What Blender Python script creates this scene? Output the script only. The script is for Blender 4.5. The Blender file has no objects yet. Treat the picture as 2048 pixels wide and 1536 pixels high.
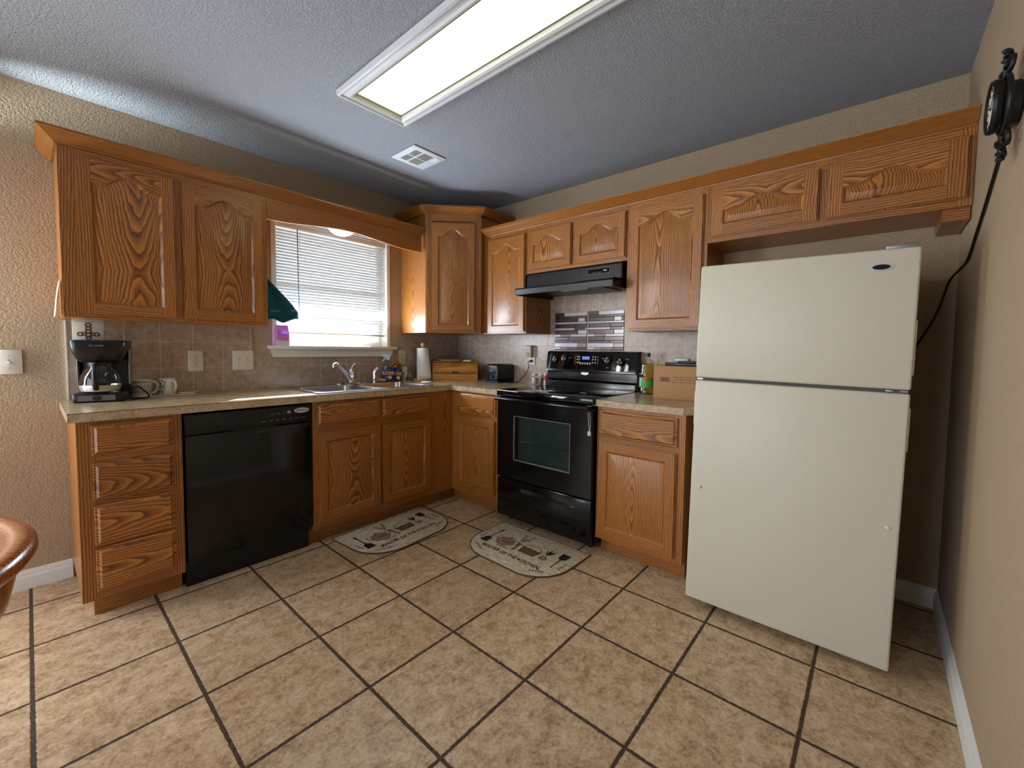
import bpy, bmesh, math, random
from mathutils import Vector, Matrix
random.seed(7)
PI = math.pi
SC = bpy.context.scene
COL = SC.collection

# ------------------------------------------------------------------ camera
cam = bpy.data.cameras.new('camera')
cam.sensor_width = 36.0
cam.lens = 840.93 / 2048 * 36
cam.shift_x = -0.00063
cam.shift_y = -0.01336
cam.clip_start = 0.02
co = bpy.data.objects.new('camera', cam)
COL.objects.link(co)
yaw, pitch, roll = 0.714, -0.0516, 0.0111
fw = Vector((math.cos(yaw) * math.cos(pitch), math.sin(yaw) * math.cos(pitch), math.sin(pitch)))
rt = Vector((math.sin(yaw), -math.cos(yaw), 0))
up = rt.cross(fw)
r2 = rt * math.cos(roll) + up * math.sin(roll)
u2 = -rt * math.sin(roll) + up * math.cos(roll)
m = Matrix((r2, u2, -fw)).transposed().to_4x4()
m.translation = Vector((-2.8349, -3.1799, 1.2307))
co.matrix_world = m
SC.camera = co

# ------------------------------------------------------------------ world, sun, daylight, exposure
w = bpy.data.worlds.new('world')
SC.world = w
w.use_nodes = True
bg = w.node_tree.nodes['Background']
bg.inputs[0].default_value = (0.72, 0.86, 1.0, 1)
bg.inputs[1].default_value = 3.0

def lamp(name, kind, loc, direction, energy, color, size=None, size_y=None, spread=None):
    l = bpy.data.lights.new(name, kind)
    l.energy = energy
    l.color = color
    if kind == 'AREA':
        l.shape = 'RECTANGLE'
        l.size = size
        l.size_y = size_y
        if spread:
            l.spread = spread
    o = bpy.data.objects.new(name, l)
    COL.objects.link(o)
    o.location = loc
    o.rotation_euler = Vector(direction).to_track_quat('-Z', 'Y').to_euler()
    return o

sun = lamp('sun', 'SUN', (2, 3, 3), (-0.95, -1.0, -0.60), 80.0, (1.0, 0.95, 0.86))
sun.data.angle = math.radians(0.6)
# daylight through the glazed door of the dining end (left wall, out of frame)
lamp('daylight_dining', 'AREA', (-5.52, -1.55, 1.15), (1, 0.0, 0.05), 15, (0.93, 0.97, 1.0), 2.0, 1.9)
# added lamp, out of frame on the left, that brightens the right wall
lamp('right_wall_fill_lamp', 'AREA', (-4.05, -0.06, 1.35), (0, -1, -0.12), 50, (0.95, 0.97, 1.0), 1.1, 1.4)
# daylight through the kitchen window, spread inward and upward by the blind
lamp('daylight_kitchen', 'AREA', (-1.255, -0.014, 1.38), (0, -1, 0.45), 15, (0.74, 0.87, 1.0), 0.84, 0.26).visible_camera = False

SC.view_settings.view_transform = 'Standard'
SC.view_settings.look = 'None'
SC.view_settings.gamma = 1.0
SC.view_settings.exposure = 0.6
SC.view_settings.use_curve_mapping = False
SC.cycles.use_denoising = True
SC.cycles.max_bounces = 10
SC.cycles.transmission_bounces = 10
SC.cycles.transparent_max_bounces = 12
SC.cycles.caustics_reflective = False
SC.cycles.caustics_refractive = False
SC.cycles.sample_clamp_indirect = 6.0

# added lamp, out of frame, for the bright ceiling strip along the window wall
lamp('ceiling_strip_lamp', 'AREA', (-3.45, -0.05, 2.14), (1, -0.05, 0.36), 0.65, (0.86, 0.97, 0.97), 0.05, 0.06, math.radians(28))
# another added lamp, grazing the left part of the window wall to brighten it
lamp('left_wall_fill_lamp', 'AREA', (-3.42, -0.05, 1.45), (1, -0.06, 0.05), 4.0, (0.96, 0.98, 0.92), 0.05, 1.1, math.radians(120))

# ------------------------------------------------------------------ helpers: objects
def link(o, parent=None):
    COL.objects.link(o)
    if parent is not None:
        o.parent = parent
    return o

def tag(o, label=None, cat=None, group=None, kind=None):
    if label: o['label'] = label
    if cat: o['category'] = cat
    if group: o['group'] = group
    if kind: o['kind'] = kind
    return o

def thing(name, label, cat, loc=(0, 0, 0), rz=0.0, group=None):
    o = bpy.data.objects.new(name, None)
    o.empty_display_size = 0.05
    link(o)
    o.location = loc
    o.rotation_euler = (0, 0, rz)
    return tag(o, label, cat, group)

SEED = [1.0]
def nseed():
    SEED[0] += 1.37
    return SEED[0]

class MB:
    """collects shapes and links them as one mesh object; each corner carries a wood-grain coordinate"""
    def __init__(s):
        s.v = []; s.f = []; s.mi = []; s.g = []
    def add(s, verts, faces, mi=0, grain=None, M=None):
        b = len(s.v)
        seed = nseed()
        vs = [Vector(p) for p in verts]
        if vs:
            c = sum(vs, Vector()) / len(vs)
            ext = [max(p[k] for p in vs) - min(p[k] for p in vs) for k in range(3)]
            if grain == 'x': wide = ext[2]
            elif grain == 'y': wide = ext[2]
            else: wide = max(ext[0], ext[1])
            ln_ = ext[2] if grain == 'z' else (ext[0] if grain == 'x' else ext[1])
            off = 0.0 if wide > .10 else (.13 + .11 * ((seed * 7.13) % 1.0))   # narrow boards are cut off the heart: straight grain
            if grain in ('x', 'y') and ln_ > .8: off += .35
        for f in faces:
            s.f.append([b + i for i in f]); s.mi.append(mi)
            for i in f:
                p = vs[i]
                if grain == 'x': s.g.append((p.z - c.z - (p.y - c.y) + off, p.x, seed))
                elif grain == 'y': s.g.append((p.z - c.z - (p.x - c.x) + off, p.y, seed))
                else: s.g.append((p.x - c.x + (p.y - c.y) + off, p.z, seed))
        for p in vs:
            s.v.append(tuple(M @ p) if M is not None else tuple(p))
        return s
    def addbm(s, bm, mi=0, grain=None, M=None):
        bm.verts.index_update()
        s.add([tuple(v.co) for v in bm.verts], [[v.index for v in f.verts] for f in bm.faces], mi, grain, M)
        bm.free()
        return s
    def box(s, x0, x1, y0, y1, z0, z1, mi=0, grain=None, M=None):
        v = [(x0, y0, z0), (x1, y0, z0), (x1, y1, z0), (x0, y1, z0), (x0, y0, z1), (x1, y0, z1), (x1, y1, z1), (x0, y1, z1)]
        return s.add(v, [(0, 3, 2, 1), (4, 5, 6, 7), (0, 1, 5, 4), (1, 2, 6, 5), (2, 3, 7, 6), (3, 0, 4, 7)], mi, grain, M)
    def rbox(s, x0, x1, y0, y1, z0, z1, r=0.005, seg=2, mi=0, grain=None, M=None):
        bm = bmesh.new()
        bmesh.ops.create_cube(bm, size=1.0)
        for v in bm.verts:
            v.co = Vector((x0 + (v.co.x + .5) * (x1 - x0), y0 + (v.co.y + .5) * (y1 - y0), z0 + (v.co.z + .5) * (z1 - z0)))
        bmesh.ops.bevel(bm, geom=list(bm.edges), offset=r, segments=seg, profile=0.5, affect='EDGES')
        return s.addbm(bm, mi, grain, M)
    def loft(s, loops, cap0=True, cap1=True, mi=0, grain=None, M=None, closed=False):
        n = len(loops[0]); v = []; f = []
        for L in loops: v += list(L)
        k = len(loops)
        for i in range(k if closed else k - 1):
            a = i * n; b = ((i + 1) % k) * n
            for j in range(n):
                f.append((a + j, a + (j + 1) % n, b + (j + 1) % n, b + j))
        if cap0: f.append(tuple(reversed(range(n))))
        if cap1: f.append(tuple(range((k - 1) * n, k * n)))
        return s.add(v, f, mi, grain, M)
    def prism(s, poly, axis, a, b, mi=0, grain=None, M=None):
        def P(p, t):
            if axis == 'x': return (t, p[0], p[1])
            if axis == 'y': return (p[0], t, p[1])
            return (p[0], p[1], t)
        return s.loft([[P(p, a) for p in poly], [P(p, b) for p in poly]], mi=mi, grain=grain, M=M)
    def lathe(s, prof, c=(0, 0, 0), axis='z', n=32, mi=0, grain=None, M=None, cap=True, sx=1.0, sy=1.0):
        loops = []
        for r, h in prof:
            L = []
            for i in range(n):
                t = 2 * PI * i / n
                p = (r * sx * math.cos(t), r * sy * math.sin(t), h)
                if axis == 'y': p = (p[0], h, p[1])
                if axis == 'x': p = (h, p[0], p[1])
                L.append((c[0] + p[0], c[1] + p[1], c[2] + p[2]))
            loops.append(L)
        return s.loft(loops, cap, cap, mi, grain, M)
    def tube(s, pts, r, n=10, mi=0, closed=False, M=None, cap=True):
        pts = [Vector(p) for p in pts]
        loops = []
        k = len(pts)
        prev = None
        for i, p in enumerate(pts):
            a = pts[i - 1] if i > 0 else (pts[-1] if closed else p)
            b = pts[(i + 1) % k] if (i < k - 1 or closed) else p
            d = (b - a).normalized()
            if prev is None:
                h = Vector((0, 0, 1)) if abs(d.z) < 0.9 else Vector((1, 0, 0))
                x = d.cross(h).normalized()
            else:
                x = (prev - d * prev.dot(d)).normalized()
            prev = x
            y = d.cross(x)
            rr = r[i] if isinstance(r, (list, tuple)) else r
            loops.append([tuple(p + x * rr * math.cos(2 * PI * j / n) + y * rr * math.sin(2 * PI * j / n)) for j in range(n)])
        return s.loft(loops, cap and not closed, cap and not closed, mi, None, M, closed)
    def sphere(s, c, r, n=20, mi=0, sx=1, sy=1, sz=1, M=None):
        prof = [(max(1e-4, r * math.sin(PI * i / 12)), -r * sz * math.cos(PI * i / 12)) for i in range(13)]
        return s.lathe(prof, c, 'z', n, mi, None, M, True, sx, sy)
    def text(s, body, size, M, mi=0, extrude=0.0004, xscale=1.0, bold=0.0):
        cu = bpy.data.curves.new('t', 'FONT')
        cu.body = body; cu.size = size; cu.align_x = 'CENTER'; cu.align_y = 'CENTER'
        cu.extrude = extrude; cu.resolution_u = 3; cu.offset = bold
        o = bpy.data.objects.new('t', cu)
        COL.objects.link(o)
        dg = bpy.context.evaluated_depsgraph_get()
        me = bpy.data.meshes.new_from_object(o.evaluated_get(dg))
        v = [(p.co.x * xscale, p.co.y, p.co.z) for p in me.vertices]
        f = [tuple(p.vertices) for p in me.polygons]
        s.add(v, f, mi, None, M)
        bpy.data.objects.remove(o); bpy.data.curves.remove(cu); bpy.data.meshes.remove(me)
        return s
    def build(s, name, mats, parent=None, smooth=True, ang=35, label=None, loc=None):
        me = bpy.data.meshes.new(name)
        me.from_pydata(s.v, [], s.f)
        if not isinstance(mats, (list, tuple)): mats = [mats]
        for mt in mats: me.materials.append(mt)
        me.polygons.foreach_set('material_index', s.mi)
        at = me.attributes.new('grain', 'FLOAT_VECTOR', 'CORNER')
        flat = []
        for g in s.g: flat += g
        at.data.foreach_set('vector', flat)
        me.validate()
        bm = bmesh.new(); bm.from_mesh(me)
        bmesh.ops.recalc_face_normals(bm, faces=bm.faces)
        bm.to_mesh(me); bm.free()
        if smooth:
            me.polygons.foreach_set('use_smooth', [True] * len(me.polygons))
            me.set_sharp_from_angle(angle=math.radians(ang))
        me.update()
        o = bpy.data.objects.new(name, me)
        link(o, parent)
        if label: o['label'] = label
        if loc: o.location = loc
        return o

def rrect(x0, x1, y0, y1, r, n=5):
    P = []
    for cx, cy, a in ((x1 - r, y1 - r, 0), (x0 + r, y1 - r, 90), (x0 + r, y0 + r, 180), (x1 - r, y0 + r, 270)):
        for i in range(n + 1):
            t = math.radians(a + 90 * i / n)
            P.append((cx + r * math.cos(t), cy + r * math.sin(t)))
    return P

# ------------------------------------------------------------------ helpers: materials
def newmat(name):
    mt = bpy.data.materials.new(name); mt.use_nodes = True
    nt = mt.node_tree
    return mt, nt, nt.nodes['Principled BSDF']

def srgb(r, g, b):
    def c(x):
        x /= 255.0
        return x / 12.92 if x <= 0.04045 else ((x + 0.055) / 1.055) ** 2.4
    return (c(r), c(g), c(b), 1)

class N:
    def __init__(s, nt): s.nt = nt
    def n(s, t, **kw):
        x = s.nt.nodes.new(t)
        for k, v in kw.items(): setattr(x, k, v)
        return x
    def l(s, a, b): s.nt.links.new(a, b)
    def math(s, op, a, b=None, c=None):
        x = s.n('ShaderNodeMath', operation=op)
        for i, q in enumerate((a, b, c)):
            if q is None: continue
            if isinstance(q, (int, float)): x.inputs[i].default_value = q
            else: s.l(q, x.inputs[i])
        return x.outputs[0]
    def noise(s, vec, scale, detail=2, rough=0.5, dist=0.0):
        x = s.n('ShaderNodeTexNoise')
        x.inputs['Scale'].default_value = scale; x.inputs['Detail'].default_value = detail
        x.inputs['Roughness'].default_value = rough; x.inputs['Distortion'].default_value = dist
        if vec is not None: s.l(vec, x.inputs['Vector'])
        return x.outputs[0]
    def ramp(s, fac, stops, interp='LINEAR'):
        x = s.n('ShaderNodeValToRGB')
        x.color_ramp.interpolation = interp
        e = x.color_ramp.elements
        while len(e) < len(stops): e.new(0.5)
        for i, (p, c) in enumerate(stops):
            e[i].position = p; e[i].color = c if len(c) == 4 else (*c, 1)
        s.l(fac, x.inputs[0])
        return x.outputs[0]
    def comb(s, x, y, z):
        c = s.n('ShaderNodeCombineXYZ')
        for i, q in enumerate((x, y, z)):
            if isinstance(q, (int, float)): c.inputs[i].default_value = q
            else: s.l(q, c.inputs[i])
        return c.outputs[0]
    def mix(s, fac, a, b, mode='MIX'):
        x = s.n('ShaderNodeMix', data_type='RGBA', blend_type=mode)
        if isinstance(fac, (int, float)): x.inputs[0].default_value = fac
        else: s.l(fac, x.inputs[0])
        for i, q in ((6, a), (7, b)):
            if isinstance(q, tuple): x.inputs[i].default_value = q if len(q) == 4 else (*q, 1)
            else: s.l(q, x.inputs[i])
        return x.outputs[2]
    def bump(s, h, strength, dist, bs):
        x = s.n('ShaderNodeBump')
        x.inputs['Strength'].default_value = strength; x.inputs['Distance'].default_value = dist
        s.l(h, x.inputs['Height']); s.l(x.outputs[0], bs.inputs['Normal'])
        return x

def plain(name, col, rough=0.5, metal=0.0, spec=0.5, var=0.06, coat=0.0, trans=0.0, ior=1.45, bump=0.0, bscale=200):
    mt, nt, bs = newmat(name)
    q = N(nt)
    tc = q.n('ShaderNodeTexCoord').outputs['Object']
    nz = q.noise(tc, 35, 3)
    k = q.math('MULTIPLY_ADD', nz, 2 * var, 1 - var)
    q.l(q.mix(1.0, col, q.comb(k, k, k), 'MULTIPLY'), bs.inputs['Base Color'])
    bs.inputs['Roughness'].default_value = rough
    bs.inputs['Metallic'].default_value = metal
    bs.inputs['Specular IOR Level'].default_value = spec
    bs.inputs['Coat Weight'].default_value = coat
    bs.inputs['Coat Roughness'].default_value = 0.08
    bs.inputs['Transmission Weight'].default_value = trans
    bs.inputs['IOR'].default_value = ior
    if bump:
        q.bump(q.noise(tc, bscale, 2), bump, 0.002, bs)
    return mt

def oak(name, dark, mid, light, rough=0.36, ring=0.010, coat=0.25):
    mt, nt, bs = newmat(name)
    q = N(nt)
    at = q.n('ShaderNodeAttribute', attribute_name='grain').outputs['Vector']
    sp = q.n('ShaderNodeSeparateXYZ'); q.l(at, sp.inputs[0])
    u, v, s = sp.outputs
    def rnd(k):
        x = q.n('ShaderNodeTexWhiteNoise', noise_dimensions='1D')
        q.l(q.math('ADD', s, k), x.inputs['W'])
        return x.outputs['Value']
    ra, rb, rc = rnd(0.11), rnd(5.3), rnd(9.7)
    w1 = q.noise(q.comb(q.math('MULTIPLY', u, 5.0), q.math('MULTIPLY', v, 1.3), s), 1.0, 3, 0.5)
    w2 = q.noise(q.comb(q.math('MULTIPLY', u, 30.0), q.math('MULTIPLY', v, 4.0), q.math('ADD', s, 3.0)), 1.0, 3, 0.6)
    w3 = q.noise(q.comb(q.math('MULTIPLY', u, 9.0), q.math('MULTIPLY', v, 20.0), q.math('ADD', s, 7.0)), 1.0, 2, 0.6)
    # a board sawn through slightly conical growth rings gives the cathedral figure
    slope = q.math('MULTIPLY_ADD', rb, 0.10, 0.04)
    v0 = q.math('MULTIPLY_ADD', ra, 1.6, 0.3)
    d = q.math('MULTIPLY', q.math('PINGPONG', q.math('ADD', v, v0), 0.8), slope)
    d = q.math('ADD', d, q.math('MULTIPLY_ADD', w1, 0.07, -0.035))
    uu = q.math('ADD', u, q.math('MULTIPLY_ADD', rc, 0.10, -0.05))
    uu = q.math('ADD', uu, q.math('MULTIPLY_ADD', w2, 0.014, -0.007))
    r = q.math('SQRT', q.math('ADD', q.math('MULTIPLY', uu, uu), q.math('MULTIPLY', d, d)))
    r = q.math('ADD', r, q.math('MULTIPLY_ADD', w3, 0.004, -0.002))
    fr = q.math('FRACT', q.math('DIVIDE', r, ring))
    base = q.ramp(fr, [(0.0, dark), (0.16, tuple(0.45 * a + 0.55 * b for a, b in zip(dark, mid))), (0.42, mid), (0.82, light), (1.0, tuple(0.7 * a + 0.3 * b for a, b in zip(dark, mid)))])
    pn = q.noise(q.comb(q.math('MULTIPLY', u, 620.0), q.math('MULTIPLY', v, 26.0), s), 1.0, 2, 0.6)
    pm = q.ramp(pn, [(0.30, (1, 1, 1)), (0.42, (0, 0, 0))])
    fine = q.noise(q.comb(q.math('MULTIPLY', u, 160.0), q.math('MULTIPLY', v, 5.0), s), 1.0, 3, 0.6)
    base = q.mix(q.math('MULTIPLY', pm, 0.55), base, dark)
    k = q.math('MULTIPLY_ADD', fine, 0.5, 0.75)
    k = q.math('MULTIPLY', k, q.math('MULTIPLY_ADD', rnd(2.2), 0.30, 0.85))
    base = q.mix(1.0, base, q.comb(k, k, k), 'MULTIPLY')
    q.l(base, bs.inputs['Base Color'])
    bs.inputs['Roughness'].default_value = rough
    bs.inputs['Coat Weight'].default_value = coat
    bs.inputs['Coat Roughness'].default_value = 0.22
    q.bump(q.math('SUBTRACT', fr, pm), 0.12, 0.0015, bs)
    return mt

OAK = oak('honey_oak', srgb(58, 28, 8), srgb(156, 93, 35), srgb(194, 128, 57))
BAMBOO = oak('bread_box_wood', srgb(150, 88, 30), srgb(200, 132, 58), srgb(214, 150, 76), ring=0.02)
TABLEWOOD = oak('table_wood', srgb(104, 48, 16), srgb(164, 88, 36), srgb(184, 108, 50), rough=0.22, ring=0.016, coat=0.6)
BEECH = plain('pale_turned_wood', srgb(206, 160, 104), 0.5, var=0.2)

def wallmat(name, col, scale, strength, dist, var=0.05):
    mt, nt, bs = newmat(name)
    q = N(nt)
    tc = q.n('ShaderNodeTexCoord').outputs['Object']
    a = q.noise(tc, scale, 3, 0.55, 0.6)
    a2 = q.ramp(a, [(0.38, (0, 0, 0)), (0.56, (1, 1, 1))])
    b = q.noise(tc, scale * 3.1, 2)
    h = q.math('ADD', a2, q.math('MULTIPLY', b, 0.5))
    k = q.math('MULTIPLY_ADD', q.noise(tc, 2.0, 3), 2 * var, 1 - var)
    q.l(q.mix(1.0, col, q.comb(k, k, k), 'MULTIPLY'), bs.inputs['Base Color'])
    bs.inputs['Roughness'].default_value = 0.75
    q.bump(h, strength, dist, bs)
    return mt

WALL = wallmat('tan_wall_paint', srgb(177, 154, 127), 90, 0.55, 0.004)
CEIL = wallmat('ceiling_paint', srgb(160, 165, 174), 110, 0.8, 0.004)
WHITE = plain('white_trim_paint', srgb(228, 226, 220), 0.4, var=0.03)

def floormat():
    mt, nt, bs = newmat('floor_tile')
    q = N(nt)
    tc = q.n('ShaderNodeTexCoord').outputs['Object']
    sp = q.n('ShaderNodeSeparateXYZ'); q.l(tc, sp.inputs[0])
    P = 0.400
    tx = q.math('DIVIDE', q.math('ADD', sp.outputs[0], 2.8604 + 20 * P), P)
    ty = q.math('DIVIDE', q.math('ADD', sp.outputs[1], 0.6405 + 20 * P), P)
    wob = q.math('MULTIPLY_ADD', q.noise(tc, 70, 4, 0.65), 0.022, -0.011)
    def edge(t):
        f = q.math('FRACT', q.math('ADD', t, wob))
        return q.math('MINIMUM', f, q.math('SUBTRACT', 1.0, f))
    e = q.math('MINIMUM', edge(tx), edge(ty))
    g = q.ramp(e, [(0.0, (1, 1, 1)), (0.0130, (1, 1, 1)), (0.0170, (0, 0, 0))])
    idx = q.comb(q.math('FLOOR', tx), q.math('FLOOR', ty), 0.0)
    wn = q.n('ShaderNodeTexWhiteNoise', noise_dimensions='3D'); q.l(idx, wn.inputs['Vector'])
    off = q.n('ShaderNodeVectorMath', operation='SCALE'); q.l(wn.outputs['Color'], off.inputs[0]); off.inputs['Scale'].default_value = 20
    ad = q.n('ShaderNodeVectorMath', operation='ADD'); q.l(tc, ad.inputs[0]); q.l(off.outputs[0], ad.inputs[1])
    tv = ad.outputs[0]
    n1 = q.noise(tv, 17, 7, 0.7, 0.5)
    n2 = q.noise(tv, 75, 6, 0.75, 0.4)
    mixn = q.math('MULTIPLY_ADD', n2, 0.5, q.math('MULTIPLY', n1, 0.5))
    c = q.ramp(mixn, [(0.38, srgb(140, 110, 80)), (0.46, srgb(178, 148, 114)), (0.54, srgb(203, 176, 143)), (0.64, srgb(222, 202, 174))])
    # travertine-like pits, elongated
    mp = q.n('ShaderNodeMapping'); q.l(tv, mp.inputs[0]); mp.inputs['Scale'].default_value = (60, 120, 60); mp.inputs['Rotation'].default_value = (0, 0, 0.9)
    pit = q.noise(mp.outputs[0], 1.0, 4, 0.7, 0.8)
    pm = q.ramp(pit, [(0.32, (1, 1, 1)), (0.355, (0, 0, 0))])
    c = q.mix(q.math('MULTIPLY', pm, 0.7), c, srgb(96, 66, 42))
    k = q.math('MULTIPLY_ADD', wn.outputs['Value'], 0.12, 0.94)
    c = q.mix(1.0, c, q.comb(k, k, k), 'MULTIPLY')
    gn = q.ramp(q.noise(tc, 70, 3), [(0.3, srgb(50, 36, 26)), (0.7, srgb(84, 64, 46))])
    c = q.mix(g, c, gn)
    q.l(c, bs.inputs['Base Color'])
    rg = q.math('MULTIPLY_ADD', n2, 0.25, 0.34)
    q.l(q.math('MULTIPLY_ADD', g, 0.4, rg), bs.inputs['Roughness'])
    h = q.math('SUBTRACT', q.math('MULTIPLY_ADD', n2, 0.35, q.math('MULTIPLY', n1, 0.3)), q.math('ADD', q.math('MULTIPLY', g, 1.3), q.math('MULTIPLY', pm, 0.5)))
    q.bump(h, 0.6, 0.004, bs)
    return mt
FLOOR = floormat()

def tilemat(name, axis, p, o_h, o_v):
    """square wall tile; axis is the horizontal world axis of the wall"""
    mt, nt, bs = newmat(name)
    q = N(nt)
    tc = q.n('ShaderNodeTexCoord').outputs['Object']
    sp = q.n('ShaderNodeSeparateXYZ'); q.l(tc, sp.inputs[0])
    a = q.math('DIVIDE', q.math('ADD', sp.outputs[0 if axis == 'x' else 1], 20 * p - o_h), p)
    b = q.math('DIVIDE', q.math('ADD', sp.outputs[2], 20 * p - o_v), p)
    def edge(t):
        f = q.math('FRACT', t)
        return q.math('MINIMUM', f, q.math('SUBTRACT', 1.0, f))
    e = q.math('MINIMUM', edge(a), edge(b))
    g = q.ramp(e, [(0.0, (1, 1, 1)), (0.010, (1, 1, 1)), (0.018, (0, 0, 0))])
    wn = q.n('ShaderNodeTexWhiteNoise', noise_dimensions='3D'); q.l(q.comb(q.math('FLOOR', a), q.math('FLOOR', b), 1.0), wn.inputs['Vector'])
    n1 = q.noise(tc, 26, 5, 0.65, 0.4)
    n2 = q.noise(tc, 110, 3, 0.7)
    c = q.ramp(q.math('MULTIPLY_ADD', n1, 0.65, q.math('MULTIPLY', n2, 0.35)), [(0.34, srgb(146, 124, 108)), (0.52, srgb(174, 154, 138)), (0.68, srgb(196, 178, 162))])
    k = q.math('MULTIPLY_ADD', wn.outputs['Value'], 0.10, 0.95)
    c = q.mix(1.0, c, q.comb(k, k, k), 'MULTIPLY')
    c = q.mix(g, c, srgb(196, 182, 164))
    q.l(c, bs.inputs['Base Color'])
    bs.inputs['Roughness'].default_value = 0.32
    q.bump(q.math('SUBTRACT', q.math('MULTIPLY', n1, 0.4), q.math('MULTIPLY', g, 0.6)), 0.5, 0.003, bs)
    return mt
TILE_N = tilemat('backsplash_tile_window_wall', 'x', 0.1562, -2.170, 0.936)
TILE_E = tilemat('backsplash_tile_stove_wall', 'y', 0.1575, -0.1675, 0.940)

def countermat():
    mt, nt, bs = newmat('stone_look_laminate')
    q = N(nt)
    tc = q.n('ShaderNodeTexCoord').outputs['Object']
    n1 = q.noise(tc, 14, 6, 0.65, 0.6)
    n2 = q.noise(tc, 90, 4, 0.7, 0.4)
    c = q.ramp(q.math('MULTIPLY_ADD', n1, 0.55, q.math('MULTIPLY', n2, 0.45)), [(0.34, srgb(132, 108, 80)), (0.46, srgb(176, 152, 120)), (0.6, srgb(196, 174, 142)), (0.72, srgb(206, 188, 160))])
    vn = q.noise(tc, 9, 6, 0.7, 1.6)
    vm = q.ramp(q.math('ABSOLUTE', q.math('SUBTRACT', vn, 0.5)), [(0.0, (1, 1, 1)), (0.012, (0, 0, 0))])
    c = q.mix(q.math('MULTIPLY', vm, 0.35), c, srgb(110, 84, 58))
    q.l(c, bs.inputs['Base Color'])
    bs.inputs['Roughness'].default_value = 0.22
    return mt
COUNTER = countermat()

BLACK = plain('black_gloss_enamel', srgb(10, 10, 11), 0.12, spec=0.5, var=0.02)
BLACKM = plain('black_satin_plastic', srgb(13, 13, 14), 0.32, spec=0.5, var=0.03)
BLACKG = plain('black_ceramic_glass', srgb(6, 6, 7), 0.03, spec=0.6, var=0.02)
BLACKR = plain('black_rubber_cord', srgb(10, 10, 10), 0.5, var=0.03)
FRIDGE = plain('almond_enamel', srgb(206, 200, 182), 0.38, var=0.025, bump=0.25, bscale=260)
FRIDGE_T = plain('almond_plastic', srgb(212, 206, 190), 0.35, var=0.02)
GASKET = plain('grey_gasket', srgb(70, 70, 70), 0.6)
STEEL = plain('brushed_steel', srgb(190, 192, 196), 0.22, metal=1.0, var=0.04)
CHROME = plain('chrome', srgb(215, 218, 222), 0.06, metal=1.0, var=0.02)
BADGE = plain('silver_badge', srgb(200, 202, 204), 0.3, metal=0.6, var=0.02)
DKMETAL = plain('dark_badge', srgb(40, 40, 44), 0.2, metal=0.5)
PLATE = plain('white_plastic_plate', srgb(222, 216, 206), 0.35, var=0.02)
IVORY = plain('ivory_plastic', srgb(206, 196, 170), 0.4, var=0.02)
SLOT = plain('dark_slot', srgb(24, 22, 20), 0.6)
GREYMARK = plain('grey_marking', srgb(150, 152, 156), 0.5)
CERAMIC = plain('white_glazed_ceramic', srgb(226, 222, 210), 0.18, var=0.03)
PAPER = plain('white_paper', srgb(226, 226, 222), 0.8, var=0.03)
DARKPRINT = plain('dark_print', srgb(40, 36, 34), 0.7)
CARD = plain('brown_cardboard', srgb(168, 126, 86), 0.8, var=0.06)
CARDINK = plain('cardboard_ink', srgb(96, 76, 62), 0.8)
SOAPPINK = plain('pink_soap', srgb(230, 180, 150), 0.45)
SOAPW = plain('white_soap', srgb(238, 238, 236), 0.35)
IRON = plain('black_wrought_iron', srgb(12, 12, 12), 0.45, var=0.05)
DIALW = plain('clock_dial', srgb(214, 210, 200), 0.5)
TEAL = plain('teal_towel_terry', srgb(26, 88, 112), 0.9, var=0.25, bump=0.8, bscale=500)
TEALB = plain('towel_band', srgb(92, 170, 186), 0.85)
PINK = plain('pink_pouch', srgb(224, 130, 214), 0.4, var=0.15)
PURP = plain('purple_print', srgb(60, 50, 130), 0.5)
BLUELAB = plain('blue_label', srgb(24, 40, 128), 0.35)
REDINK = plain('red_lettering', srgb(206, 34, 40), 0.4)
YELL = plain('lemon_yellow', srgb(232, 200, 70), 0.4)
LTBLUE = plain('light_blue_print', srgb(70, 140, 205), 0.4)
GREENLAB = plain('green_label', srgb(64, 160, 60), 0.4, var=0.2)
GREENCAP = plain('green_cap', srgb(26, 72, 46), 0.35)
LEAF = plain('green_mug_print', srgb(38, 66, 40), 0.3, var=0.6)
SALT = plain('jar_contents_salt', srgb(206, 196, 180), 0.8, var=0.2)
PEPPER = plain('jar_contents_pepper', srgb(92, 74, 60), 0.8, var=0.5)
ORNATE = plain('cross_print', srgb(110, 76, 48), 0.7, var=0.5)
DISPLAY = newmat('oven_clock_display')
_b = DISPLAY[2]; _b.inputs['Base Color'].default_value = (0.01, 0.02, 0.06, 1)
_b.inputs['Emission Color'].default_value = (0.10, 0.22, 0.85, 1); _b.inputs['Emission Strength'].default_value = 0.5
DISPLAY = DISPLAY[0]
FILTER = plain('grease_filter', srgb(90, 90, 88), 0.45, metal=0.7, var=0.4, bump=0.8, bscale=700)
LENSW = plain('hood_lamp_lens', srgb(236, 232, 222), 0.4)

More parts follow.
